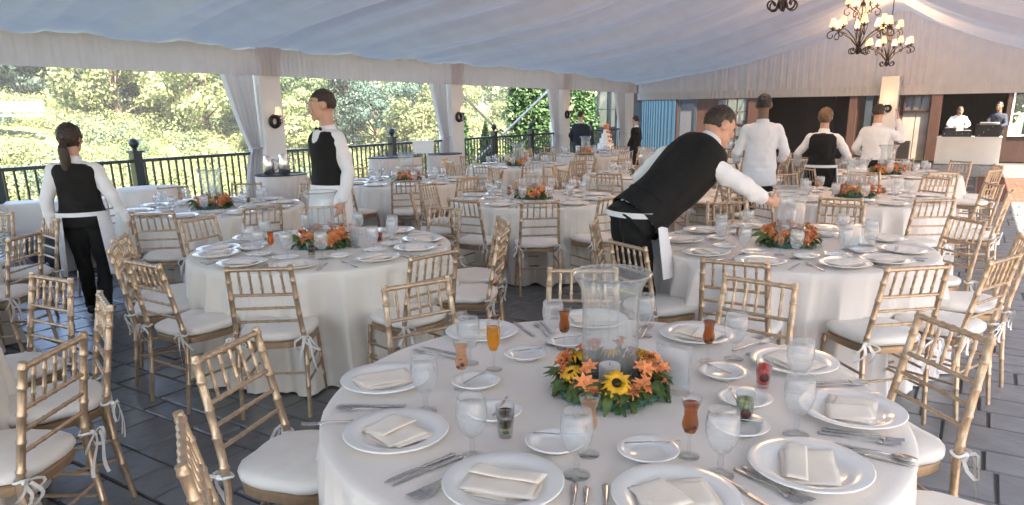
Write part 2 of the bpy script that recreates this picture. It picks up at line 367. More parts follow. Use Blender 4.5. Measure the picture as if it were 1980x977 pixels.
us = [-16 + 0.055 * i for i in range(583)]; vs = [12.6 * j / 46 for j in range(47)]; us = [u for u in us if u <= 16.2]
mb = MB().add([(v, u, zl(u, v)) for u in us for v in vs], [(i*len(vs)+j, (i+1)*len(vs)+j, (i+1)*len(vs)+j+1, i*len(vs)+j+1) for i in range(len(us)-1) for j in range(len(vs)-1)])
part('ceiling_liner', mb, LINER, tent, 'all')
def pleats(a0, a1, step, f_lo, f_hi, amp, wl, seed, place, nz=8, gather=0.3):
    rnd = random.Random(seed); mbx = MB(); n = int((a1 - a0) / step); ph = 0; rows = []
    for i in range(n + 1):
        a = a0 + (a1 - a0) * i / n; ph += 2*pi*step/wl * (1 + 0.5 * sin(a * 2.1 + seed) * rnd.uniform(.6, 1)); A = amp * (0.65 + 0.35 * sin(a * 1.3 + seed))
        lo, hi = f_lo(a), f_hi(a)
        for j in range(nz + 1):
            t = j / nz; z = lo + (hi - lo) * t
            off = A * sin(ph + 0.5 * (1 - t) * sin(a * 3)) * (gather + (1 - gather) * (1 - t)) + A * 0.4 * sin(2.3 * ph + a)
            rows.append(place(a, off, z))
    m_ = nz + 1
    return mbx.add(rows, [(i*m_+j, (i+1)*m_+j, (i+1)*m_+j+1, i*m_+j+1) for i in range(n) for j in range(nz)])
part('valance', pleats(-16, 15.3, 0.02, lambda a: 2.335 - 0.005*max(0, a), lambda a: zl(a, 0.02) + 0.01, 0.017, 0.13, 1, lambda a, o, z: (0.24 + o, a, z), 6, 0.7), DRAPE, tent, 'all')
part('valance', pleats(-16, 16, 0.03, lambda a: 2.33, lambda a: zl(a, 12.58) + 0.01, 0.017, 0.13, 2, lambda a, o, z: (12.58 + o, a, z), 4, 0.7), DRAPE, tent, 'all')
part('gable_drape', pleats(0.05, 12.6, 0.016, lambda a: 2.18, lambda a: zl(16.0, a) + 0.06, 0.03, 0.30, 3, lambda a, o, z: (a, 15.97 + o, z), 14, 0.25), DRAPE, tent, 'all')
part('gable_valance', pleats(0.05, 12.6, 0.016, lambda a: 2.03 - 0.005*a, lambda a: 2.25, 0.014, 0.11, 4, lambda a, o, z: (a, 15.90 + o, z), 5, 0.8), DRAPE, tent, 'all')
# ------------------------------------------------------------------ pillars, tied drapes, sconces
def pillar(label, u, v, top, s=0.21):
    t = TE('tent_pillar', label, 'pillar', u, v, group='white square tent pillars')
    part('shaft', MB().box((-s, -s, 0.16), (s, s, top)), PAINTW, t, False)
    part('base', MB().box((-s-.03, -s-.03, 0), (s+.03, s+.03, 0.158)), PAINTW, t, False)
    part('collar', pleats(-s-.05, s+.05, .01, lambda a: top - .12, lambda a: top + .03, .012, .07, 5, lambda a, o, z: (s + .03 + o, a, z), 4, .8), DRAPE, t, 'all')
    for sx in (-1, 1):
        part('trim', MB().box((s*0.62*sx-.015, -s-.012, .25), (s*0.62*sx+.015, -s-.001, 2.2)), PAINTW, t, False)
pillar('white square pillar behind the striding waiter, nearest the camera', 0, 0, 2.76)
pillar('white square pillar between the striding waiter and the crossed braces', 5.2, 0, 2.72)
pillar('white square pillar left of the man in the suit', 10.4, 0, 2.68)
pillar('white square pillar beside the woman in black at the tent corner', 15.0, 0, 2.6)
pillar('warm lit white pillar at the tent end beside the man with raised hand', 15.6, 8.0, 2.5, 0.23)
def curtain(label, u, w=0.62, tie=1.15):
    t = TE('tied_curtain', label, 'curtain', u, 0.02, group='white curtains tied to the pillars'); n = 60; rows = []; Z = [0.02 + 2.42 * i / 26 for i in range(27)]
    for z in Z:
        if z > tie: q = ((z - tie) / (2.44 - tie)); wd = 0.16 + (w - 0.16) * q**0.75
        else: q = (tie - z) / tie; wd = 0.16 + 0.24 * q**0.6
        for i in range(n + 1):
            a = i / n; amp = 0.05 * (0.5 + 0.5 * (1 - wd / w)); rows.append((0.03 + amp * sin(a * 2*pi*5.5 + z*0.4) + 0.02*sin(a*23), -0.23 - wd * a, z))
    part('drape', MB().add(rows, [(i*(n+1)+j, i*(n+1)+j+1, (i+1)*(n+1)+j+1, (i+1)*(n+1)+j) for i in range(26) for j in range(n)]), DRAPE, t, 'all')
    part('tieback', MB().tube([(0.03 + .1*cos(2*pi*k/12), -0.3 + .1*sin(2*pi*k/12), tie + 0.03*cos(2*pi*k/12)) for k in range(13)], .014, 6), DRAPE, t)
curtain('white curtain tied against the nearest pillar, left of the striding waiter', 0.0, 0.6)
curtain('white curtain tied to the pillar left of the crossed braces', 5.2, 0.55)
curtain('white curtain tied to the pillar right of the crossed braces', 10.4, 0.6, 1.0)
curtain('white curtain tied to the corner pillar beside the wedding cake', 15.0, 0.8, 0.9)
def sconce_root():
    t = thing('wall_sconce', 'x', 'sconce')
    part('wreath_plate', MB().add(*(lambda R, r, n, k: ([((R + r*cos(2*pi*j/k)*(1+.3*sin(9*i)))*cos(2*pi*i/n) * 0 + 0.02 + r*sin(2*pi*j/k), (R + r*cos(2*pi*j/k))*cos(2*pi*i/n), (R + r*cos(2*pi*j/k))*sin(2*pi*i/n)) for i in range(n) for j in range(k)], [(i*k+j, ((i+1)%n)*k+j, ((i+1)%n)*k+(j+1)%k, i*k+(j+1)%k) for i in range(n) for j in range(k)]))(0.085, 0.035, 20, 8)), IRON, t)
    part('arm', MB().tube([(0.03, 0, -.05), (.1, 0, -.09), (.16, 0, -.05), (.165, 0, .03), (.13, 0, .07)], .011, 6).tube([(0.165, 0, -.03), (.21, 0, -.02), (.2, 0, .04)], .008, 6), IRON, t)
    part('cup', MB().lathe([(.008, .06), (.04, .075), (.045, .085), (.012, .09)], 10, (.13, 0, 0), c0=True, c1=True), IRON, t)
    part('lamp_shade', MB().lathe([(.066, .11), (.05, .17), (.036, .24)], 14, (.13, 0, 0)), SHADEO, t, 'all')
    return t
SC = Proto(sconce_root())
for u, v, z, lab in ((0, 0.213, 1.60, 'iron wreath sconce with ivory shade on the nearest pillar'), (5.2, .213, 1.60, 'iron wreath sconce with ivory shade on the second pillar'), (10.4, .213, 1.60, 'iron wreath sconce on the pillar left of the suited man')):
    SC.put(W(u, v, z), ROT, lab, 'pillar sconces')
SC.put(W(15.37, 8.0, 1.62), ROT - pi/2, 'glowing sconce on the warm pillar above the man with raised hand', 'pillar sconces')
pl = bpy.data.lights.new('sconce_glow', 'POINT'); pl.energy = 0.45; pl.color = (1, .62, .3); pl.shadow_soft_size = .05
lo = bpy.data.objects.new('sconce_glow', pl); COL.objects.link(lo); lo.location = W(15.0, 8.0, 1.9)
# crossed braces
def brace(label, a, b):
    t = tag(part('brace_pole', MB().tube([Vector((a[1], 0, a[2])), Vector((b[1], b[0]-a[0], b[2]))], .028, 10), POLE, None), label, 'pole', 'crossed tent braces'); t.location = W(a[0], 0, 0); t.rotation_euler = (0, 0, ROT)
brace('white brace pole slanting down to the right from the second pillar', (5.42, -.12, 2.34), (9.0, -.12, 0.25))
brace('white brace pole slanting down to the left from the third pillar', (10.2, -.19, 2.34), (6.2, -.19, 0.45))
# ------------------------------------------------------------------ chandeliers
def chandelier_root():
    t = thing('chandelier', 'x', 'chandelier'); H0 = 0.0
    st = MB().tube([(0,0,.05), (0,0,1.5)], .012, 8).lathe([(.01,.02), (.05,.06), (.055,.14), (.03,.22), (.015,.34)], 12, c0=True).lathe([(.012,.86),(.05,.9),(.05,.95),(.012,1.0)], 10)
    part('stem', st, IRON, t)
    part('chain', MB().tube([(0,0,1.5), (0,0,1.95)], .012, 6), IRON, t)
    def spiral(c, r0, r1, a0, turns, n=14):
        return [(c[0] + (r0+(r1-r0)*i/n) * cos(a0 + turns*2*pi*i/n), c[1] + (r0+(r1-r0)*i/n) * sin(a0 + turns*2*pi*i/n)) for i in range(n + 1)]
    curl = MB()
    for k in range(6):
        a = 2*pi*k/6 + .3; pts = [(.03, .18), (.07, .06)] + spiral((.13, .10), .075, .02, -pi*0.75, .95)
        curl.tube([(x*cos(a), x*sin(a), z) for x, z in pts], .011, 6)
    part('scroll_base', curl, IRON, t)
    bow = MB()
    for k in range(4):
        a = 2*pi*k/4; bow.tube([(x*cos(a), x*sin(a), z) for x, z in ((.02,.2),(.07,.35),(.12,.55),(.10,.75),(.03,.92))], .008, 6)
        bow.tube([(x*cos(a), x*sin(a), z) for x, z in [(.02,1.12),(.08,1.02)] + spiral((.11,1.06),.05,.015,-pi/2,.9)], .009, 6)
    part('cage', bow, IRON, t)
    def armset(n, rad, zc, z0, off):
        pts = [(.03, z0), (rad*.3, z0+.16), (rad*.62, zc - .08), (rad*.85, zc-.03), (rad, zc - .05)] + spiral((rad-.01, zc-.13), .08, .03, pi/2, -.85)
        am = MB().tube([(x, 0, z) for x, z in pts], .011, 6).lathe([(.012,-.05),(.02,-.02),(.05,-.008),(.055,0.004),(.012,.006),(.012,.05)], 10, (rad*.93, 0, zc), c0=True, c1=True).mesh('arm', IRON)
        sm = MB().lathe([(.072,.04),(.055,.115),(.038,.19)], 14, (rad*.93,0,zc)).mesh('lamp_shade', SHADE, 'all')
        for k in range(n):
            a = part('arm', am, None, t, rot=(0, 0, 2*pi*k/n + off)); part('lamp_shade', sm, None, a)
    armset(8, .54, .52, .16, .2); armset(4, .30, .92, .62, .55)
    return t
CH = Proto(chandelier_root())
for u, v, z, lab in ((7.9, 8.1, 2.66, 'black iron scroll chandelier with lit shades, larger one beside its twin'), (13.0, 8.1, 2.64, 'black iron scroll chandelier with lit shades, smaller and farther back'), (1.35, 8.1, 2.80, 'black iron chandelier at the top edge with only its scroll base showing')):
    CH.put(W(u, v, z), ROT + u, lab, 'iron chandeliers under the ridge')
    pl = bpy.data.lights.new('chandelier_glow', 'POINT'); pl.energy = 17; pl.color = (1, .58, .30); pl.shadow_soft_size = .35
    lo = bpy.data.objects.new('chandelier_glow', pl); COL.objects.link(lo); lo.location = W(u, v, z + .75)
# ------------------------------------------------------------------ house at the tent's end (local x = v, y = distance beyond the facade)
HU = 18.0
hs = TE('house', 'dark reddish house with french window and open doorway behind the tent', 'house', HU, 0)
def hb(name, a, b, m_, sm=False): return part(name, MB().box(a, b), m_, hs, sm)
D = 0.16
hb('wall', (-0.95, 0, 2.06), (16, D, 3.5), WOODD); hb('wall', (1.5, .02, 0), (2.2, D, 2.06), WOODR)
hb('wall', (2.2, 0.01, 0), (3.36, D, .24), WOODR)
hb('post', (3.36, -.05, 0), (3.72, D, 2.08), WOODR); hb('post', (6.62, -.06, 0), (6.85, D, 2.08), WOODR); hb('post', (7.1, -.04, 0), (7.3, D, 2.08), HOUSEB)
hb('post', (7.45, -.06, 0), (7.72, D, 2.08), WOODR); hb('wall', (7.72, .02, 0), (8.2, D, 2.06), WOODD); hb('wall', (6.85, .04, 0), (7.1, D, 2.06), WOODD); hb('wall', (7.3, .04, 0), (7.45, D, 2.06), WOODD)
hb('panel', (8.2, .03, 0), (8.55, D, 1.50), BEIGE); hb('panel', (8.57, .03, 0), (8.93, D, 1.50), BEIGE)
hb('post', (8.95, -.07, 0), (9.24, D, 2.08), WOODR); hb('post', (10.92, -.05, 0), (11.02, D, 2.08), WOODD)
hb('wall', (11.02, .02, 0), (13.0, D, .74), WOODD); hb('wall', (12.9, .03, .74), (16, D, 2.06), WOODD)
# room behind the openings
hb('room_floor', (-.9, D + .01, -.02), (16, 5, -.004), WOODD); hb('room_wall', (1.4, 3.2, 0), (10.9, 3.3, 3.4), WOODD); hb('room_wall', (10.9, D + .01, 0), (11.0, 3.3, 3.4), WOODD); hb('room_wall', (1.3, D + .01, 0), (1.4, 3.3, 3.4), WOODD)
hb('roof', (-1.3, -.5, 3.51), (16.5, 6, 3.7), ROOFM)
hb('inner_door', (4.7, 3.1, 0), (5.7, 3.19, 2.1), WOODR)
def window(x0, x1, z0, z1, nx, nz, fm, pane, y=-0.02, th=.05, name='window'):
    f = MB().box((x0, y, z0), (x0 + th, y + .1, z1)).box((x1 - th, y, z0), (x1, y + .1, z1)).box((x0 + th, y, z0), (x1 - th, y + .1, z0 + th)).box((x0 + th, y, z1 - th), (x1 - th, y + .1, z1))
    wn = part(name, f, fm, hs, False)
    dx = (x1 - x0 - 2*th) / nx; dz = (z1 - z0 - 2*th) / nz
    for i in range(1, nx): part('muntin', MB().box((x0 + th + dx*i - .014, y + .02, z0 + th), (x0 + th + dx*i + .014, y + .075, z1 - th)), fm, wn, False)
    for j in range(1, nz): part('muntin', MB().box((x0 + th, y + .022, z0 + th + dz*j - .014), (x1 - th, y + .073, z0 + th + dz*j + .014)), fm, wn, False)
    for i in range(nx):
        for j in range(nz):
            part('pane', MB().box((x0 + th + dx*i, y + .045, z0 + th + dz*j), (x0 + th + dx*(i+1), y + .051, z0 + th + dz*(j+1))), pane, wn, False)
    return wn
window(2.22, 3.34, .25, 2.05, 3, 4, WOODD, PANE)
window(.80, 1.5, .05, 2.05, 1, 1, HOUSEB, PANEL_, th=.09)
window(8.2, 8.94, 1.51, 2.04, 3, 1, WOODD, PANEL_)
window(11.04, 12.9, .76, 2.05, 2, 2, POLE, GLASS)
# left wing seen between the last two pillars
hb('wing_wall', (-2.7, .4, -.1), (-1.9, .55, 1.0), HOUSEB); hb('wing_wall', (-2.95, .4, -.1), (-2.72, .55, 3.4), HOUSEB); hb('wing_wall', (-1.88, .41, -.1), (-.95, .56, 3.4), HOUSEB)
hb('wing_wall', (-2.72, .42, 2.5), (-1.88, .56, 3.4), HOUSEB); hb('wing_wall', (-2.9, .57, -.1), (-2.8, 5, 3.4), HOUSEB); hb('wing_back', (-2.8, 1.6, 0), (-.95, 1.7, 3.4), WOODD)
window(-2.71, -1.89, 1.02, 2.48, 2, 2, HOUSEB, PANE, y=.38)
hb('wing_post', (-2.62, -.4, 0), (-2.5, -.28, 2.6), HOUSEB)
t = TE('porch_lantern', 'small lit porch lantern on the blue grey wall above the suited man', 'lantern', HU + .3, -2.8, 2.25)
part('glass_body', MB().lathe([(.05, 0), (.09, .05), (.09, .16), (.05, .2)], 8, c0=True, c1=True), SHADE, t); part('cap', MB().lathe([(.11, .2), (.02, .28)], 8, c0=True, c1=True), IRON, t)
c = TE('sky_reflection_panel', 'pale blue pleated panel imitating sky reflected in the doorway glass by the tent corner', 'curtain', HU - .12, 0)  # blue panel stands in for door glass reflecting the sky
part('drape', pleats(-.62, .74, .02, lambda a: .1, lambda a: 2.05, .012, .12, 9, lambda a, o, z: (a, o, z), 6, .8), SKYREFL, c, 'all')
part('panel_rod', MB().tube([(-.68, 0, 2.06), (.8, 0, 2.06)], .015, 6), IRON, c)
hb('wall', (-.95, D - .02, 0), (.72, D + .06, 2.06), HOUSEB); hb('post', (.74, -.06, 0), (.80, D, 2.06), WOODD)
# black cabinet under the beige panel
t = TE('black_speaker', 'small black speaker box on the floor under the beige panel', 'speaker', HU - .35, 8.35, 0)
part('cabinet', MB().box((-.18, -.15, 0), (.18, .15, .62)), BLACKP, t, False); part('grille', MB().box((-.15, -.157, .05), (.15, -.151, .57)), IRON, t, False)
# ------------------------------------------------------------------ left edge: white parapet, louvred shutter, navy bundle
A_, B_ = Vector((-5.95, 8.35, 0)), Vector((-4.30, 9.25, 0)); dr = (B_ - A_); ang = atan2(dr.y, dr.x); Ln = dr.length
t = thing('white_counter', 'low white panelled counter in front of the railing behind the ponytailed waitress', 'counter', A_, ang)
part('body', MB().box((0, 0, 0), (Ln, .35, .70)), PAINTW, t, False); part('top', MB().box((-.02, -.03, .702), (Ln + .02, .38, .735)), PAINTW, t, False); part('plinth', MB().box((0, -.006, 0), (Ln, -.001, .07)), GREYP, t, False)
t = thing('louvred_shutter', 'white louvred shutter panel at the left edge beside the white counter', 'shutter', A_ + Vector((-.02, 0, 0)), ang - 2.05)
part('frame', MB().box((0, 0, 0), (.05, .04, .74)).box((.85, 0, 0), (.9, .04, .74)).box((.05, 0, .69), (.85, .04, .74)).box((.05, 0, 0), (.85, .04, .05)), PAINTW, t, False)
sm_ = MB().box((.052, -.025, -.003), (.848, .025, .003)).mesh('slat', PAINTW, False)
for k in range(17): part('slat', sm_, None, t, loc=(0, .02, .075 + k*.037), rot=(.7, 0, 0))
def lump(name, c, r, seed, m_, par):
    rnd = random.Random(seed); b = MB().ell(c, r, 28, 18); ph = [rnd.uniform(0, 6) for _ in range(6)]
    b.v = [(x + .02*sin(9*z+ph[0]+5*y), y + .02*sin(8*x+ph[1]), max(0.004, z + .03*sin(7*x+ph[2])*sin(6*y+ph[3]))) for x, y, z in b.v]
    return part(name, b, m_, par, 'all')
t = thing('navy_beanbag', 'slumped dark navy cushion bundle on the floor before the white counter', 'bundle', (-5.0, 8.05, 0), .45)
lump('upper_fold', (-.12, .1, .22), (.42, .26, .26), 1, NAVYV, t); lump('lower_fold', (.25, -.05, .16), (.45, .3, .2), 2, NAVYV, t)
# ------------------------------------------------------------------ vegetation
def leafcloud(seed, clumps, per, size, flat=0.0):
    rnd = random.Random(seed); mb = MB()
    for (c, r) in clumps:
        for _ in range(per):
            d = Vector((rnd.gauss(0, 1), rnd.gauss(0, 1), rnd.gauss(0, 1))).normalized(); q = rnd.uniform(.55, 1.05)
            p = Vector(c) + Vector((d.x*r[0], d.y*r[1], d.z*r[2])) * q
            n = (d + Vector((rnd.uniform(-.8, .8), rnd.uniform(-.8, .8), rnd.uniform(-.4, 1.0)))).normalized()
            a = n.orthogonal().normalized(); b = n.cross(a); th = rnd.uniform(0, 6.28); a2 = a*cos(th) + b*sin(th); b2 = n.cross(a2); s = size * rnd.uniform(.6, 1.3)
            mb.add([p - a2*s, p + b2*s*.55, p + a2*s, p - b2*s*.55], [(0, 1, 2, 3)])
    return mb
def tree_root(seed, H, R, lm, nc=30, per=230, leaf=.145):
    rnd = random.Random(seed); t = thing('broadleaf_tree', 'x', 'tree')
    tr = MB().tube([(0,0,-1.2), (.05,0,H*.2), (-.05,.08,H*.45), (.03,0,H*.8)], [.26, .2, .13, .04], 8)
    cl = []
    for k in range(nc):
        a = rnd.uniform(0, 6.28); zz = rnd.uniform(.22, .95); rr = R * sqrt(rnd.uniform(.1, 1)) * (1.05 - abs(zz - .5) * 1.1)
        c = (rr*cos(a), rr*sin(a), H*zz); s = rnd.uniform(.5, 1.0) * R * .42; cl.append((c, (s, s, s*.75)))
        if k % 3 == 0: tr.tube([(0, 0, H*zz*.55), (c[0]*.5, c[1]*.5, H*zz*.8), c], [.09, .05, .015], 5)
    part('trunk', tr, BARK, t); part('crown', leafcloud(seed, cl, per, leaf), lm, t, False)
    return t
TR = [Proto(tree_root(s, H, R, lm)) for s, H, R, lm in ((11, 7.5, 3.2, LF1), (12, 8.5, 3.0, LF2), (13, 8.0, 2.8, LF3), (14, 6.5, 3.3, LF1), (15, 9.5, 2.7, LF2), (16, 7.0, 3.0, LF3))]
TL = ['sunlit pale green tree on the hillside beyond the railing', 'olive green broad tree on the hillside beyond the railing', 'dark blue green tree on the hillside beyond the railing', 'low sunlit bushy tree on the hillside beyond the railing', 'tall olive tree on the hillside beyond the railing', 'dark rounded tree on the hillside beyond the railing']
def uv_of(x, y):
    d = Vector((x, y)) - P1; return d.dot(LD), d.dot(ND)
USED = set()
def put_tree(k, px, dist, rz, sc_=1.0):
    a = (px - 990) / F_PX / 0.965; x, y = dist * a, dist
    u, v = uv_of(x, y); pl_ = next(n for lim, n in ((60, 'at the far left edge'), (150, 'left of the ponytailed waitress'), (260, 'over the ponytailed waitress'), (345, 'above the railing ball post'), (480, 'left of the first curtain'), (585, 'beside the first pillar'), (660, 'behind the striding waiter'), (735, 'right of the striding waiter'), (835, 'left of the second curtain'), (915, 'beside the second pillar'), (975, 'left of the brace crossing'), (1020, 'right of the brace crossing'), (2000, 'behind the third pillar')) if px < lim)
    lb = TL[k].replace('on the hillside beyond the railing', f"{'low' if dist < 70 else 'halfway up' if dist < 93 else 'high'} on the hill {pl_}")
    while lb in USED: lb = next(lb.replace(p, q, 1) for p, q in ((' tree', ' tree, right of two,'),))
    USED.add(lb); TR[k].put((x, y, terr(u, v) - .3), rz, lb, 'trees on the hillside', (sc_,)*3)
rt_ = random.Random(5)
for k, px, d in ((2,-20,62),(2,25,64),(2,80,63),(5,135,66),(2,190,65),(5,235,70),(5,325,66),(2,395,84),(5,545,70),(2,665,66),(2,705,63),(5,750,62),(5,800,66),(2,850,72),
                 (0,120,76),(1,265,74),(3,290,58),(0,365,62),(4,420,70),(3,445,58),(0,520,62),(3,585,56),(1,625,60),(0,870,62),(3,835,58),(0,905,70),(4,930,78),(3,960,62),(0,985,72),(1,1040,84),
                 (4,20,90),(1,95,98),(4,180,92),(1,255,100),(4,310,96),(0,385,104),(4,460,98),(1,535,106),(4,605,100),(1,675,96),(4,745,99),(0,815,95),(4,865,90),(1,932,101),(4,992,94),(0,1090,88),(3,-70,64),(4,-70,97)
                 ):
    put_tree(k, px, d, rt_.uniform(0, 6.28), rt_.uniform(.85, 1.2))
for k, x, y in ((0, 18.6, 26.0), (3, 20.6, 27), (1, 22.5, 29.5)):
    TR[k].put((x, y, -.2), k + .5, ('leafy pale tree filling the far right window', 'bushy tree at the right of the far right window', 'olive tree behind the far right window')[int(x > 20) + int(x > 21)], 'trees behind the house')
cl = []
while len(cl) < 720:
    d = rt_.uniform(22, 68); a = rt_.uniform(-1.0, .12); x, y = a * d, d; u, v = uv_of(x, y)
    if -v < 15 or -v > 62: continue
    if -0.80 < a < -0.62 and 43 < d < 52: continue
    r = rt_.uniform(.8, 1.7); cl.append(((x, y, terr(u, v) + r * .35), (r, r, r * .75)))
o = part('hillside_shrubbery', leafcloud(77, cl, 300, .112), LF1, None, False); o['kind'] = 'stuff'; tag(o, 'mass of sunlit pale green shrubs on the bank below the railing', 'shrubbery')
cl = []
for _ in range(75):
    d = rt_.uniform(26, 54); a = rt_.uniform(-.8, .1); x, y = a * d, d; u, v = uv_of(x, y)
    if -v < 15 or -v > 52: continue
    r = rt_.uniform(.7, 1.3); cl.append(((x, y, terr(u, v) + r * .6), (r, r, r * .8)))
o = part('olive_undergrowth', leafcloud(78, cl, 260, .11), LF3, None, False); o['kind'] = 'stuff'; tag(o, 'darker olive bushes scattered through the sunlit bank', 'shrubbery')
# pale road with a low wall at the far left
u, v = uv_of(-33, 46)
rd = structure('road', MB().box((-4.5, -1.2, -.25), (3.6, 1.2, -.1)), PALE, False, loc=(-33.5, 46, 2.2), rot=(-.0, 0, .55))
w_ = tag(part('roadside_wall', MB().box((-4.5, -.2, -.3), (2.6, .2, .35)), PALE), 'low pale wall along the road on the far hillside at left', 'wall'); w_.location = (-32.9, 47.2, 2.55); w_.rotation_euler = (0, 0, .55)
def conifer_root(seed, H, R):
    rnd = random.Random(seed); t = thing('arborvitae', 'x', 'tree'); cl = []
    for k in range(40):
        z = H * (k + .5) / 40; rr = R * (min(1, z / (H*.15)) ** .5) * (1 - (z / H) ** 2.2) + .03; a = k * 2.4
        cl.append(((rr*.45*cos(a), rr*.45*sin(a), z), (rr*.65, rr*.65, .28)))
    part('trunk', MB().tube([(0,0,-2), (0,0,H*.8)], [.07,.02], 6), BARK, t); part('foliage', leafcloud(seed, cl, 120, .055), LFC, t, False); return t
CN = Proto(conifer_root(3, 3.6, .5))
for x, y, z, s, lab in ((.42, 23.6, -.6, 1.25, 'tall dark green arborvitae behind the railing, left of a close pair'), (.95, 23.9, -.6, 1.3, 'tall dark green arborvitae next to the third pillar curtain'), (-1.55, 24.5, -1.4, .86, 'small cone shaped arborvitae behind the railing beside the second pillar'), (-.82, 25.5, -1.5, .78, 'smallest arborvitae behind the railing under the braces'),
    (2.0, 25.6, -.4, 1.3, 'large arborvitae behind the man in the suit'), (2.65, 26.2, -.4, 1.2, 'arborvitae against the blue grey house wall')):
    CN.put((x, y, z), x*3, lab, 'arborvitae trees', (s*1.15, s*1.15, s))
for k, u, v, s, l in ((0, 1.5, 23.5, 1.0, 'pale leafy tree on the terrace right of the tent, nearest'), (1, 8.5, 19.0, 1.0, 'olive tree on the terrace beside the brick patio'), (3, 13.5, 20.5, 1.1, 'bushy tree on the terrace near the house'), (2, -6, 24, 1.2, 'dark tree on the terrace well right of the tent'), (4, 5, 25.5, 1.1, 'tall tree at the back of the terrace'), (5, -12, 22, 1.2, 'rounded dark tree far along the terrace')):
    TR[k].put(W(u, v, 0), u, l, 'terrace trees', (s,)*3)
# ------------------------------------------------------------------ banquet chair (faces +y, origin on the floor under the seat)
def bam(pts, r, rings, n=8, bump=1.2):
    """bamboo-turned rod: radius swells at the ring positions (0..1)"""
    pts = [Vector(p) for p in pts]; seg = [(pts[i+1]-pts[i]).length for i in range(len(pts)-1)]; T = sum(seg)
    def at(t):
        d = t * T
        for i, s in enumerate(seg):
            if d <= s or i == len(seg)-1: return pts[i].lerp(pts[i+1], min(1, d / s))
            d -= s
    ts = {0.0: 1, 1.0: 1}; acc = 0
    for s in seg[:-1]: acc += s; ts[acc / T] = 1
    w_ = 0.007 / T
    for g in rings:
        ts[max(0, g - w_*1.2)] = 1; ts[g - w_*.4 if g > w_ else 0] = bump; ts[min(1, g + w_*.4)] = bump; ts[min(1, g + w_*1.2)] = 1
    K = sorted(ts); return [at(k) for k in K], [(r(k) if callable(r) else r) * ts[k] for k in K]
POST_T, SEATZ = 0.905, 0.445
def post_x(z): return .185 + (.168 - .185) * max(0, z - SEATZ) / (POST_T - SEATZ) if z > SEATZ else .19
def post_y(z): return -.188 - .085 * max(0, (z - SEATZ) / (POST_T - SEATZ)) ** 1.1 if z > SEATZ else -.188 - .05 * ((SEATZ - z) / SEATZ) ** 1.3
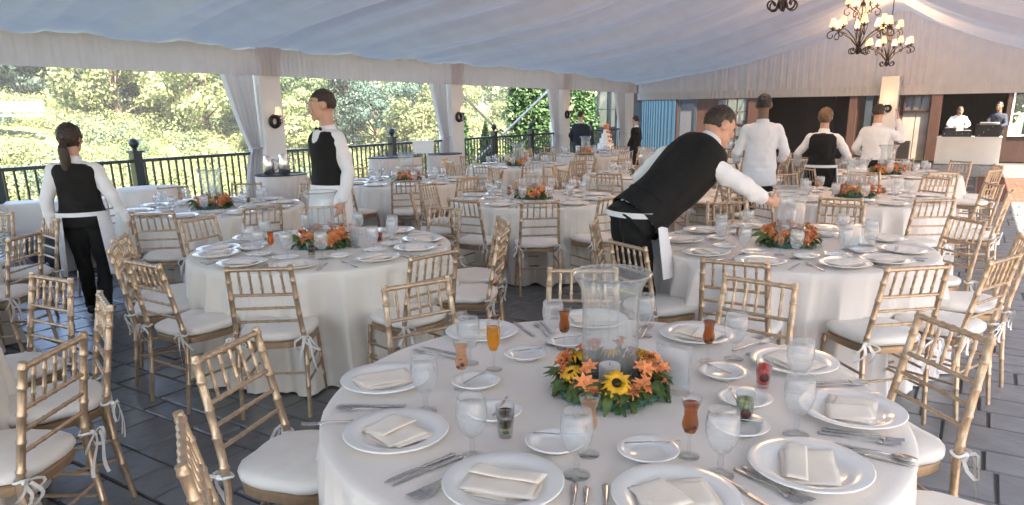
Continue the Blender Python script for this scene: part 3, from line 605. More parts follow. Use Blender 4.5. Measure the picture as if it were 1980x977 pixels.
def chair_parts(fine):
    P = []; n = 9 if fine else 5
    bow = MB()
    for sx in (-1, 1):
        zs = [0, .15, .3, SEATZ, .56, .68, .80, POST_T]; pts = [(sx*post_x(z), post_y(z), z) for z in zs]
        p, r = bam(pts, lambda t: .0115 + .0034 * min(1, t*2.2) - .001 * max(0, t - .6), (.2, .34, .56, .68, .79, .90, .975) if fine else (.34, .68, .9), n)
        mb = MB().tube(p, r, n); P.append(('back_post', mb, GOLD))
        mb = MB(); p, r = bam([(sx*.195, .2, 0), (sx*.185, .185, .22), (sx*.178, .178, SEATZ - .03)], .0125, (.25, .55, .9) if fine else (), n); P.append(('front_leg', mb.tube(p, r, n), GOLD))
    def rail(z, r, nm, rings=(.16, .33, .5, .67, .84)):
        x = post_x(z) - .006; y = post_y(z); p, rr = bam([(-x, y, z), (x, y, z)], r, rings if fine else (), n if fine else 5); P.append((nm, MB().tube(p, rr, n), GOLD))
    rail(.885, .0115, 'top_rail', (.03, .18, .34, .5, .66, .82, .97)); rail(.735, .0088, 'back_rail'); rail(.655, .0078, 'back_rail'); rail(.575, .0078, 'back_rail')
    for k in range(5):
        f = (k + 1) / 6; x0 = (2*f - 1) * post_x(.735); x1 = (2*f - 1) * post_x(.885); p, r = bam([(x0, post_y(.735), .737), (x1, post_y(.885), .884)], .0068, (.25, .72) if fine else (), 7 if fine else 4, 1.35)
        P.append(('spindle', MB().tube(p, r, 7 if fine else 4), GOLD))
    # seat frame and cushion outlines: rounded trapezoid
    def outline(s, n_=28, z=0, k=3.2):
        o_ = []
        for i in range(n_):
            a = 2*pi*i/n_; c, d = cos(a), sin(a); q = (abs(c)**k + abs(d)**k) ** (-1/k); y = d*q*.200*s; wx = .202 + .012 * (y / .2)
            o_.append(Vector((c*q*wx*s, y + .002, z)))
        return o_
    N_ = 28 if fine else 14
    P.append(('seat_frame', MB().rings([outline(.93, N_, .405), outline(.99, N_, .408), outline(1.0, N_, .42), outline(1.0, N_, .440), outline(.96, N_, .447)]), GOLDF))
    cu = [outline(.94, N_, .449), outline(1.03, N_, .458), outline(1.05, N_, .472), outline(1.03, N_, .487), outline(.93, N_, .498), outline(.7, N_, .504), outline(.35, N_, .506)]
    cmb = MB().rings(cu)
    if fine: cmb.v = [(x, y, z + (.0035*sin(31*x+9*y)*sin(23*y) if z > .48 else .002*sin(40*x)*sin(37*y))) for x, y, z in cmb.v]
    P.append(('seat_cushion', cmb, IVORY))
    for (a, b, z) in (((-.19, .19), (.19, .19), .30), ((-.19, .19), (.19, .19), .20), ((-.187, -.2), (.187, -.2), .26)):
        p, r = bam([(*a, z), (*b, z)], .0075, (.25, .5, .75) if fine else (), n); P.append(('stretcher', MB().tube(p, r, 7 if fine else 4), GOLD))
    for sx in (-1, 1):
        for z in (.30, .20):
            p, r = bam([(sx*.188, -.195, z), (sx*.19, .19, z)], .0075, (.25, .5, .75) if fine else (), n); P.append(('stretcher', MB().tube(p, r, 7 if fine else 4), GOLD))
    def ribbon(mb, pts, w0, twist=0.6):
        rs = []
        for i, p in enumerate(pts):
            q = Vector(pts[min(i+1, len(pts)-1)]) - Vector(pts[max(i-1, 0)]); q.normalize(); s = q.cross(Vector((0, 1, .3))).normalized(); s = (Matrix.Rotation(twist*i, 3, q) @ s) * w0
            rs.append([Vector(p) - s, Vector(p) + s])
        vs = [x for r in rs for x in r]; mb.add(vs, [(2*i, 2*i+1, 2*i+3, 2*i+2) for i in range(len(rs)-1)])
    for sx in (-1, 1):
        b = MB(); X = sx*.187; Y = -.192; rn = random.Random(sx + 5)
        b.tube([(X + .021*cos(a), Y + .021*sin(a), .478 + .004*sin(2*a)) for a in [2*pi*i/10 for i in range(11)]], .006, 5)
        K = (X + sx*.012, Y - .022, .476)
        if fine:
            for s2, l in ((-1, .062), (1, .07)):
                ribbon(b, [(K[0] + s2*l*.5*(1-cos(t))*.8*1.2 + .012*sin(2*t)*sx, K[1] - .014*sin(t) - .01, K[2] - .035*(1-cos(t))*.8 + .03*sin(t)) for t in [2*pi*i/9 for i in range(10)]], .0065, .1)
            for s2, l in ((-1, .15), (1, .17)):
                ribbon(b, [(K[0] + s2*(.012 + .035*t) + .008*sin(5*t + sx), K[1] - .018 - .012*sin(3*t), K[2] - l*t) for t in [i/6 for i in range(7)]], .0075, .12)
            b.ell(K, (.012, .011, .011), 7, 5)
        else:
            for s2 in (-1, 1): ribbon(b, [(K[0] + s2*(.008 + .035*t), K[1] - .01, K[2] - .15*t) for t in (0, .5, 1)], .009, 0)
        P.append(('tie', b, RIBBON))
    return P
CHL = 'gold bamboo turned chair with ivory tied cushion'
ch_near = thing('banquet_chair', 'x', 'chair')
for nm, mb, mt in chair_parts(True): part(nm, mb, mt, ch_near, 'all' if nm in ('seat_cushion', 'tie') else True)
CHN = [Proto(ch_near)]
bpy.context.view_layer.update()
for vseed in (4, 9):   # two more prototypes: same frame, differently slumped cushion and bows
    c2 = dup(ch_near, (0, 0, 0), 0, 'x'); rn2 = random.Random(vseed)
    for ch in c2.children:
        b_ = ch.name.split('.')[0]
        if b_ in ('tie', 'seat_cushion'):
            me2 = ch.data.copy(); ch.data = me2; ph = rn2.uniform(0, 6); q1 = rn2.uniform(.6, 1.35); q2 = rn2.uniform(-.02, .02)
            for vv in me2.vertices:
                x, y, zz = vv.co
                if b_ == 'tie': dz = min(0, zz - .47); vv.co = (x + q2*dz*6*sin(9*dz + ph), y + .25*dz*sin(12*dz + ph), zz + dz*(q1 - 1))
                elif zz > .47: vv.co = (x, y, zz + .006*sin(14*x + ph)*sin(11*y + ph*2) + q2*.2)
    CHN.append(Proto(c2))
mbj = MB(); order = [GOLD, GOLDF, IVORY, RIBBON]
for nm, mb, mt in chair_parts(False): mbj.add(mb.v, mb.f, order.index(mt))
ch_far = tag(part('banquet_chair', mbj, order, None, True), 'x', 'chair'); CHF = Proto(ch_far)
# ------------------------------------------------------------------ round table under a floor-length cloth
def cloth_mb(seed, R=.915, H=.765):
    rnd = random.Random(seed); n = 432; rings = []
    waves = [(k, rnd.uniform(0, 6.28), a) for k, a in ((13, .6), (19, .9), (25, .8), (34, .4), (7, .3))]
    def fold(a):
        s_ = sum(q * sin(k*a + p) for k, p, q in waves) / 2.4
        return s_ + .55 * (1 - 2 * abs(sin(11*a + .8*sin(3*a) + seed)) ** .6) + .35 * (1 - 2 * abs(sin(16.5*a + 1.1*sin(2*a) + 2*seed)) ** .6)
    for r in (.05, .35, .65, .85, R - .03): rings.append([(r*cos(2*pi*i/n), r*sin(2*pi*i/n), H) for i in range(n)])
    rings.append([((R - .006)*cos(2*pi*i/n), (R - .006)*sin(2*pi*i/n), H - .002) for i in range(n)])
    for j in range(15):
        t = j / 14; z = (H - .012) * (1 - t) + .012 * t; ring = []
        for i in range(n):
            a = 2*pi*i/n; f = fold(a + .02*sin(t*3)); r = R + .012 + .055*t + .075 * f * t**.5 - .008*(1-t)
            ring.append((r*cos(a), r*sin(a), z + (.004*sin(23*a) if j == 14 else 0)))
        rings.append(ring)
    return MB().rings(rings, c1=False)
cl_a = cloth_mb(1).mesh('tablecloth', CLOTH, 'all'); cl_w = cloth_mb(2).mesh('tablecloth', CLOTHW, 'all')
top_me = MB().lathe([(.05, .735), (.90, .735), (.905, .742), (.905, .758), (.90, .762), (.05, .762)], 48, c0=True, c1=True).mesh('tabletop', BEIGE)
leg_me = MB().tube([(0, 0, 0), (0, 0, .734)], .02, 8).mesh('leg', IRON)
def table(c, label, white=False, rz=0.0):
    t = thing('round_table', label, 'table', (c[0], c[1], 0), rz, 'round banquet tables')
    part('tablecloth', cl_w if white else cl_a, None, t); part('tabletop', top_me, None, t)
    for k in range(4): part('leg', leg_me, None, t, loc=(.55*cos(k*pi/2+.7), .55*sin(k*pi/2+.7), 0))
    return t
# ------------------------------------------------------------------ tableware
def plate_mb(R):
    return MB().lathe([(.01, .003), (R*.5, .003), (R*.58, .001), (R*.62, .004), (R*.7, .011), (R*.98, .021), (R, .024), (R*.975, .0265), (R*.7, .0165), (R*.62, .011), (R*.55, .0075), (.01, .007)], 40, c0=True, c1=True)
plate_o = tag(part('dinner_plate', plate_mb(.155), CHINA, None, 'all'), 'x', 'plate'); PLATE = Proto(plate_o)
bread_o = tag(part('bread_plate', plate_mb(.085), CHINA, None, 'all'), 'x', 'plate'); BREAD = Proto(bread_o)
def napkin_mb(seed):
    """folded napkin: soft slabs of cloth folded over each other, each with a rounded fold edge"""
    rnd = random.Random(seed); mb = MB()
    def slab(w_, d, z0, th, ang, ox, oy, lift):
        n, m_ = 12, 9; R = Matrix.Translation((ox, oy, 0)) @ Matrix.Rotation(ang, 4, 'Z'); p1_, p2_ = rnd.uniform(0, 6), rnd.uniform(0, 6); top = []; bot = []
        sk = rnd.uniform(-.12, .12)
        for j in range(m_ + 1):
            for i in range(n + 1):
                x = w_ * (i / n - .5); y = d * (j / m_ - .5); e = max(abs(2*i/n - 1), abs(2*j/m_ - 1)); hgt = .0022 * sin(38*x + p1_) * sin(29*y + p2_) + lift * (i / n) ** 2 + .003 * sin(16*y + p1_)
                top.append(R @ Vector((x + sk*y, y, z0 + hgt + th * (1 - .75 * max(0, e - .8) / .2)))); bot.append(R @ Vector((x + sk*y, y, z0 + hgt * .8)))
        N_ = (n + 1) * (m_ + 1); f = [(j*(n+1)+i, j*(n+1)+i+1, (j+1)*(n+1)+i+1, (j+1)*(n+1)+i) for j in range(m_) for i in range(n)]
        per = [i for i in range(n)] + [j*(n+1)+n for j in range(m_)] + [m_*(n+1)+n-i for i in range(n)] + [(m_-j)*(n+1) for j in range(m_)]
        mb.add(top + bot, f + [tuple(N_ + q for q in reversed(t)) for t in f] + [(N_ + per[k], N_ + per[(k+1) % len(per)], per[(k+1) % len(per)], per[k]) for k in range(len(per))])
    w_ = rnd.uniform(.185, .20)
    slab(w_, .135, .001, .0028, 0, 0, 0, 0); slab(w_ * .97, .125, .0042, .0028, rnd.uniform(-.1, .1), .004, .004, .003); slab(w_ * .9, .118, .0078, .0028, rnd.uniform(-.16, .16), -.006, -.003, .004)
    if seed % 2: slab(w_ * .48, .124, .0120, .003, rnd.uniform(-.3, .3), -w_ * .2, .002, .006)
    else: slab(w_ * .93, .05, .0120, .003, rnd.uniform(-.22, .22), 0, .03, .004)
    return mb
NAPS = [Proto(tag(part('napkin', napkin_mb(s), NAPKIN, None, 'all'), 'x', 'napkin')) for s in range(4)]
def knife_root():
    t = thing('table_knife', 'x', 'knife')
    part('handle', MB().rings([[Vector((w_*cos(a), y, .0035 + h*sin(a))) for a in [2*pi*k/8 for k in range(8)]] for y, w_, h in ((-.12,.005,.002),(-.115,.0085,.0032),(-.06,.007,.003),(-.02,.0055,.0028),(-.012,.0048,.003))]), STEEL, t, 'all')
    part('blade', MB().rings([[Vector((x0, y, .003)), Vector((x1, y, .0024)), Vector((x1, y, .0036))] for y, x0, x1 in ((-.0115,-.004,.004),(0,-.0035,.0075),(.06,-.0035,.0085),(.095,-.0035,.006),(.108,-.0025,-.0005))]), STEEL, t); return t
def fork_root():
    t = thing('table_fork', 'x', 'fork')
    part('handle', MB().rings([[Vector((w_*cos(a), y, z + h*sin(a))) for a in [2*pi*k/8 for k in range(8)]] for y, w_, h, z in ((-.115,.004,.0015,.002),(-.108,.0085,.002,.002),(-.06,.006,.002,.003),(-.01,.003,.0018,.007),(.03,.0035,.0018,.008),(.043,.0105,.0012,.006),(.055,.011,.001,.0045))]), STEEL, t, 'all')
    tn = MB()
    for k in range(4):
        x = -.0093 + .0062*k; tn.tube([(x, .054, .0042), (x, .075, .0045), (x*.95, .1, .0085)], [.0022, .002, .0012], 5)
    part('tines', tn, STEEL, t); return t
def spoon_root():
    t = thing('table_spoon', 'x', 'spoon')
    part('handle', MB().rings([[Vector((w_*cos(a), y, z + h*sin(a))) for a in [2*pi*k/8 for k in range(8)]] for y, w_, h, z in ((-.11,.004,.0015,.002),(-.104,.008,.002,.002),(-.05,.005,.002,.004),(0,.003,.0018,.008),(.035,.0035,.0018,.006))]), STEEL, t, 'all')
    part('bowl', MB().rings([[Vector((.019*s*cos(a), .068 + .033*s*sin(a), z)) for a in [2*pi*k/14 for k in range(14)]] for s, z in ((1, .008), (.97, .0065), (.75, .003), (.4, .0016), (.05, .001))]), STEEL, t, 'all'); return t
KNIFE, FORK, SPOON = Proto(knife_root()), Proto(fork_root()), Proto(spoon_root())
def goblet_root():
    t = thing('water_goblet', 'x', 'glass')
    part('bowl', MB().lathe([(.012,.062),(.024,.072),(.036,.092),(.0425,.118),(.0435,.14),(.0405,.165),(.038,.180),(.0372,.180),(.0395,.165),(.0425,.14),(.0415,.118)], 28), FROST, t, 'all')
    part('stem', MB().lathe([(.036,.0),(.036,.002),(.018,.005),(.008,.010),(.0062,.02),(.0085,.034),(.006,.046),(.0085,.056),(.0125,.0635),(.022,.0705)], 24, c0=True), GLASS, t, 'all')
    part('ice_water', MB().lathe([(.004,.068),(.023,.076),(.034,.094),(.0405,.118),(.0415,.14),(.040,.157),(.004,.158)], 24, c0=True, c1=True), WATER, t, 'all'); return t
GOB = Proto(goblet_root())
def liquid(name, col, a=.75):
    M = bpy.data.materials.new(name); M.use_nodes = True; n = M.node_tree; b = n.nodes['Principled BSDF']; b.inputs['Base Color'].default_value = (*col, 1); b.inputs['Roughness'].default_value = .1
    tp = n.nodes.new('ShaderNodeBsdfTransparent'); tp.inputs[0].default_value = (*[min(1, c*1.4 + .05) for c in col], 1); tl = n.nodes.new('ShaderNodeBsdfTranslucent'); tl.inputs[0].default_value = (*col, 1)
    m0 = n.nodes.new('ShaderNodeMixShader'); m0.inputs[0].default_value = .5; n.links.new(b.outputs[0], m0.inputs[1]); n.links.new(tl.outputs[0], m0.inputs[2])
    m1 = n.nodes.new('ShaderNodeMixShader'); m1.inputs[0].default_value = a; n.links.new(tp.outputs[0], m1.inputs[1]); n.links.new(m0.outputs[0], m1.inputs[2]); n.links.new(m1.outputs[0], n.nodes['Material Output'].inputs[0]); return M
L_MIM = liquid('orange_juice', (.85, .40, .01), .85); L_TEA = liquid('amber_drink', (.50, .21, .06), .45); L_BEI = liquid('rose_drink', (.78, .50, .36), .32); L_RED = liquid('red_drink', (.90, .04, .015), .7)
L_GRN = liquid('lime_drink', (.42, .50, .30), .45); L_BRN = liquid('plum_drink', (.09, .03, .02), .85); L_CRM = liquid('cream_layer', (.70, .58, .38), .8); L_ORG = liquid('orange_drink', (.80, .22, .02), .8); L_GOLD = liquid('golden_drink', (.60, .33, .04), .8)
BERRY = mat('dark_fruit', (.06, .012, .008), .5, var=.3, vscale=60); MINT = mat('mint_leaf', (.02, .09, .015), .5)
def drink_root(kind):
    names = dict(mimosa='champagne_flute', tea='hurricane_glass', beige='hurricane_glass', red='tumbler', green='tumbler', brown='tumbler', orange='hurricane_glass', gold='tumbler')
    t = thing(names[kind], 'x', 'glass')
    if kind == 'mimosa':
        part('bowl', MB().lathe([(.008,.068),(.015,.076),(.0225,.10),(.0255,.13),(.0245,.165),(.0225,.185),(.0218,.185),(.0238,.165),(.0248,.13)], 22), GLASS, t, 'all')
        part('stem', MB().lathe([(.031,0),(.031,.002),(.012,.005),(.005,.012),(.0045,.055),(.009,.069)], 20, c0=True), GLASS, t, 'all')
        part('drink', MB().lathe([(.003,.071),(.014,.078),(.0215,.10),(.0245,.13),(.0237,.163),(.003,.1635)], 20, c0=True, c1=True), L_MIM, t, 'all')
    elif kind in ('tea', 'beige', 'orange'):
        L = {'tea': L_TEA, 'beige': L_BEI, 'orange': L_ORG}[kind]
        part('bowl', MB().lathe([(.007,.064),(.015,.070),(.0215,.085),(.0225,.10),(.0175,.122),(.0185,.14),(.026,.160),(.0295,.172),(.0285,.172),(.025,.160),(.0175,.14)], 24), GLASS, t, 'all')
        part('stem', MB().lathe([(.030,0),(.030,.002),(.012,.005),(.0048,.012),(.0042,.055),(.008,.066)], 20, c0=True), GLASS, t, 'all')
        part('drink', MB().lathe([(.003,.067),(.014,.072),(.0205,.086),(.0215,.10),(.0165,.122),(.0175,.14),(.0235,.156),(.003,.1565)], 20, c0=True, c1=True), L, t, 'all')
        part('garnish', MB().ell((.006, -.017, .092), (.009, .005, .008), 8, 5).ell((-.009, -.015, .082), (.007, .004, .006), 8, 5).ell((.0, -.014, .110), (.008, .004, .003), 8, 5), BERRY, t, 'all')
    else:
        part('glass_body', MB().lathe([(.0195,0),(.0205,.012),(.0215,.0125),(.0285,.098),(.0278,.098),(.0208,.014),(.002,.013)], 24, c0=True), GLASS, t, 'all')
        L, top = {'red': (L_RED, .078), 'green': (L_GRN, .080), 'brown': (L_BRN, .080), 'gold': (L_GOLD, .07)}[kind]; z0 = .034 if kind == 'brown' else .014
        q = lambda z: .0202 + .0070 * (z - .014) / .084
        part('drink', MB().lathe([(.002, z0), (q(z0), z0), (q(top), top), (.002, top + .0004)], 22, c0=True, c1=True), L, t, 'all')
        if kind == 'brown': part('cream_layer', MB().lathe([(.002, .0145), (q(.015), .0145), (q(.0335), .0335), (.002, .0337)], 22, c0=True, c1=True), L_CRM, t, 'all'); part('mint_leaf', MB().ell((.004, -.02, .022), (.012, .003, .005), 8, 5), MINT, t, 'all')
        if kind in ('red', 'green'): part('fruit_slice', MB().ell((.0, -.021, .04), (.0155, .005, .0155), 14, 8), BERRY, t, 'all')
        if kind == 'green': part('mint_leaf', MB().ell((-.004, -.0195, .021), (.011, .003, .006), 8, 5), MINT, t, 'all')
        if kind == 'gold': part('fruit_slice', MB().ell((.004, -.02, .03), (.01, .004, .008), 10, 6), BERRY, t, 'all')
    return t
DR = {k: Proto(drink_root(k)) for k in ('mimosa', 'tea', 'beige', 'red', 'green', 'brown', 'orange', 'gold')}
DN = dict(mimosa='flute of orange juice drink', tea='curvy glass of amber drink', beige='curvy glass of pale rose drink', red='tumbler of red drink', green='tumbler of green drink', brown='tumbler of dark drink', orange='curvy glass of orange drink', gold='tumbler of golden drink')
# hurricane vase, candle, flower wreath
def vase_root():
    t = thing('hurricane_vase', 'x', 'vase')
    part('glass_cylinder', MB().lathe([(.092,0),(.094,.004),(.096,.03),(.093,.1),(.093,.25),(.095,.31),(.104,.345),(.122,.372),(.130,.384),(.128,.388),(.118,.374),(.1005,.345),(.0915,.31),(.0895,.25),(.0895,.1),(.092,.03)], 40), GLASST, t, 'all')
    part('rim_bead', MB().tube([(.129*cos(2*pi*k/40), .129*sin(2*pi*k/40), .386) for k in range(41)], .0035, 6), GLASST, t, 'all'); return t
VASE = Proto(vase_root())
def candle_root():
    t = thing('pillar_candle', 'x', 'candle'); part('wax', MB().lathe([(.036,0),(.036,.055),(.033,.058),(.012,.053),(.001,.052)], 24, c0=True), WAX, t); part('wick', MB().tube([(0,0,.052),(.001,0,.064)], .0012, 5), BLACKP, t); return t
CANDLE = Proto(candle_root())
def leaf_mb(L, wd, seed=0):
    pts = []; n = 5
    for i in range(n + 1):
        t = i / n; w_ = wd * sin(pi * (t * .92 + .04)) ** .8; z = .012 * sin(pi * t) - .02 * t * t
        pts += [(-w_, L*t, z + .2*w_), (0, L*t, z), (w_, L*t, z + .2*w_)]
    return MB().add(pts, [q for i in range(n) for q in ((3*i, 3*i+1, 3*i+4, 3*i+3), (3*i+1, 3*i+2, 3*i+5, 3*i+4))])
def wreath_root(detail, seed=3):
    rnd = random.Random(seed); t = thing('flower_wreath', 'x', 'centerpiece')
    part('tray', MB().lathe([(.02, .001), (.155, .001), (.168, .008), (.170, .028), (.165, .028), (.160, .010), (.02, .006)], 36, c0=True, c1=True), TEALP, t)
    lv = MB(); base = leaf_mb(.075, .016)
    for k in range(420 if detail else 130):
        a = rnd.uniform(0, 6.28); R = rnd.uniform(.105, .16); tilt = rnd.uniform(-.7, 1.0); M = Matrix.Translation((R*cos(a), R*sin(a), rnd.uniform(.02, .065))) @ Matrix.Rotation(a - pi/2 + rnd.gauss(0, .8), 4, 'Z') @ Matrix.Rotation(tilt, 4, 'X') @ Matrix.Rotation(rnd.uniform(-.6, .6), 4, 'Y') @ Matrix.Scale(rnd.uniform(.45, .95) * (1 if detail else 1.5), 4)
        lv.add([M @ Vector(p) for p in base.v], base.f)
    o_ = part('foliage', lv, LEAFA, t, 'all'); o_['kind'] = 'stuff'
    def M_at(a, R, z, tilt, yaw=0): return Matrix.Translation((R*cos(a), R*sin(a), z)) @ Matrix.Rotation(a - pi/2 + yaw, 4, 'Z') @ Matrix.Rotation(tilt, 4, 'X')
    pet = leaf_mb(.030, .0062); sun = []
    # flowers: tilt rotates the bloom's axis from straight up towards the viewer outside the ring
    def sunflower(a, R, z, tilt, s=1.0):
        M = M_at(a, R, z, tilt); f = part('sunflower', MB().lathe([(.001, .006), (.012, .0055), (.017, .002), (.018, -.002), (.008, -.010)], 16).add([], []), DISC, t, 'all'); f.matrix_local = M @ Matrix.Scale(s, 4)
        if detail:
            for ring_, n_, up in ((0, 15, .12), (1, 13, .35)):
                for k in range(n_):
                    p_ = part('petal', PET, None, f); p_.matrix_local = Matrix.Rotation(2*pi*k/n_ + ring_*.2, 4, 'Z') @ Matrix.Translation((0, .014, 0)) @ Matrix.Rotation(up + rnd.uniform(-.1, .15), 4, 'X') @ Matrix.Scale(rnd.uniform(.85, 1.15), 4)
        else:
            pm = MB()
            for k in range(16):
                Mx = Matrix.Rotation(2*pi*k/16, 4, 'Z') @ Matrix.Translation((0, .013, 0)) @ Matrix.Rotation(.2, 4, 'X'); pm.add([Mx @ Vector(p) for p in pet.v], pet.f)
            part('petals', pm, PETALY, f, 'all')
    lil = MB()
    for k in range(6):
        Mx = Matrix.Rotation(2*pi*k/6, 4, 'Z') @ Matrix.Translation((0, .002, 0)) @ Matrix.Rotation(.95 + .15*(k % 2), 4, 'X'); pm = leaf_mb(.040, .0125)
        lil.add([Mx @ Vector(p) for p in pm.v], pm.f)
    lil.tube([(0,0,-.02),(0,0,.003)], .004, 5)
    LIL = lil.mesh('lily_bloom', PETALO, 'all')
    global PET
    PET = pet.mesh('petal', PETALY, 'all')
    # tilt about local X: negative leans outward (local +y points outward)
    for a, R, z, ti, s in ((-1.58, .15, .085, -.8, .98), (2.5, .13, .09, -.25, .9), (.45, .135, .10, -.35, .95), (1.4, .13, .085, -.3, .85), (-2.75, .14, .085, -.5, .75)) if detail else ((-1.5, .14, .085, -.6, 1.1), (.5, .13, .09, -.3, 1.1), (2.6, .13, .09, -.3, 1.1), (1.6, .13, .09, -.3, 1)): sunflower(a, R, z, ti, s)
    pos = [(-2.1, .15, .08), (-2.25, .14, .1), (-1.3, .165, .055), (-1.05, .15, .075), (-.85, .14, .10), (-.7, .15, .085), (-.55, .16, .09), (-.35, .13, .11), (-.2, .16, .08), (.05, .13, .11), (.7, .12, .1), (.95, .14, .1), (1.7, .13, .115), (2.0, .14, .1), (2.85, .14, .1), (3.0, .15, .09), (-2.95, .15, .08), (1.15, .13, .12), (2.2, .13, .1), (-1.42, .175, .04), (-1.15, .165, .07), (-2.4, .155, .07), (-.45, .155, .07), (-.95, .165, .06), (-1.9, .16, .06), (.3, .14, .1), (2.7, .14, .09), (1.9, .12, .11)]
    for a, R, z in pos:
        for q in range(2):
            f = part('lily_bloom', LIL, None, t); f.matrix_local = M_at(a + rnd.uniform(-.12, .12), R + rnd.uniform(-.02, .015), z + rnd.uniform(-.015, .015), rnd.uniform(-1.1, -.1), rnd.uniform(-.6, .6)) @ Matrix.Rotation(rnd.uniform(0, 1), 4, 'Z') @ Matrix.Scale(rnd.uniform(.5, .75) * (1 if detail else 1.3), 4)
    return t
WREATH = Proto(wreath_root(True)); WREATHF = Proto(wreath_root(False, 9))
# ------------------------------------------------------------------ tables, chairs and place settings
TABS = {
 'front': dict(c=(.30, 2.19), n='front sunflower table', lab='nearest round table with white cloth and sunflower centerpiece', white=True, a=[13, 51, 88, 124, 172, -154, -22]),
 'stride': dict(c=(-1.36, 5.06), n="striding waiter's table", lab='round ivory draped table in front of the striding waiter', a=[-91, -122, -153, -172, 150, 104, 54, 12, -16, -49]),
 'stoop': dict(c=(1.92, 4.82), n="stooping waiter's table", lab='round ivory draped table under the stooping waiter', a=[-123, -85, -60, -28, 8, 51, 91, 128, 165, -155], white=True),
 'corner': dict(c=(-2.96, 2.36), n='lower left corner table', lab='ivory draped table cut off at the lower left corner', a=[2, 32, 66, 100]),
 'edge': dict(c=(-4.80, 4.95), n='left edge table', lab='ivory draped table cut off at the left edge', a=[2, 44, 80, -30]),
 'first': dict(c=W(-3.69, 3.65)[:2], n="first pillar's table", lab='ivory draped table beside the first pillar and its curtain', a=[-90, -50, -14, 22, 58, 94, 130, 166, -158, -124]),
 'second': dict(c=W(-.55, 3.6)[:2], n="second pillar's table", lab='ivory draped table beside the second pillar', a=[-83, -47, -11, 25, 61, 97, 133, 169, -155, -119]),
 'middle': dict(c=W(-1.55, 6.3)[:2], n='central table', lab='ivory draped table in the room centre with orange roses', a=[-91, -122, -58, -22, 14, 50, 86, 122, 158, -166]),
 'coat': dict(c=W(0, 9.3)[:2], n="white-coated man's table", lab='white draped table in front of the white-coated man', a=[-88, -121, -44, -8, 28, 64, 100, 136, 172, -154], white=True),
 'dj': dict(c=W(2.95, 9.3)[:2], n="raised-hand man's table", lab='white draped table in front of the man with raised hand', a=[-90, -54, -18, 18, 54, 90, 126, 162, -162, -126], white=True),
 'brace': dict(c=W(2.55, 3.5)[:2], n="crossed braces' table", lab='ivory draped table below the crossed white braces', a=[-80, -44, -8, 28, 64, 100, 136, 172, -152, -116]),
 'cake': dict(c=W(5.75, 3.2)[:2], n="suited man's table", lab='ivory draped table in front of the man in the suit', a=[-95, -59, -23, 13, 49, 85, 121, 157, -167, -131]),
 'behind': dict(c=W(1.6, 6.3)[:2], n='table behind stooping waiter', lab='ivory draped table half hidden behind the stooping waiter', a=[-85, -49, -13, 23, 59, 95, 131, 167, -157, -121]),
 'vest': dict(c=W(4.75, 6.3)[:2], n='table beside vest waitress', lab='ivory draped table farther back left of the vest waitress', a=[-78, -42, -6, 30, 66, 102, 138, 174, -150, -114]),
}
SLOT = [(-162, 'far left of'), (-126, 'back left of'), (-90, 'left side of'), (-54, 'front left of'), (-18, 'near left of'), (18, 'near right of'), (54, 'front right of'), (90, 'right side of'), (126, 'back right of'), (162, 'far right of')]
def slots(c, angs):
    near = math.degrees(atan2(-c[1], -c[0])); ph = [((a - near + 180) % 360) - 180 for a in angs]
    order_ = sorted(range(len(angs)), key=lambda i: ph[i]); res = [None] * len(angs); best = None
    # choose the monotone assignment with the least total angle error
    from itertools import combinations
    for cmb in combinations(range(10), len(angs)):
        e = sum(abs(SLOT[s][0] - ph[i]) for s, i in zip(cmb, order_))
        if best is None or e < best[0]: best = (e, cmb)
    for s, i in zip(best[1], order_): res[i] = SLOT[s][1]
    return res
jr = random.Random(21)
FR = dict(stride=['orange', 'gold', 'red', 'brown'], stoop=['tea', 'gold', 'gold', 'beige'])
CTY = {}
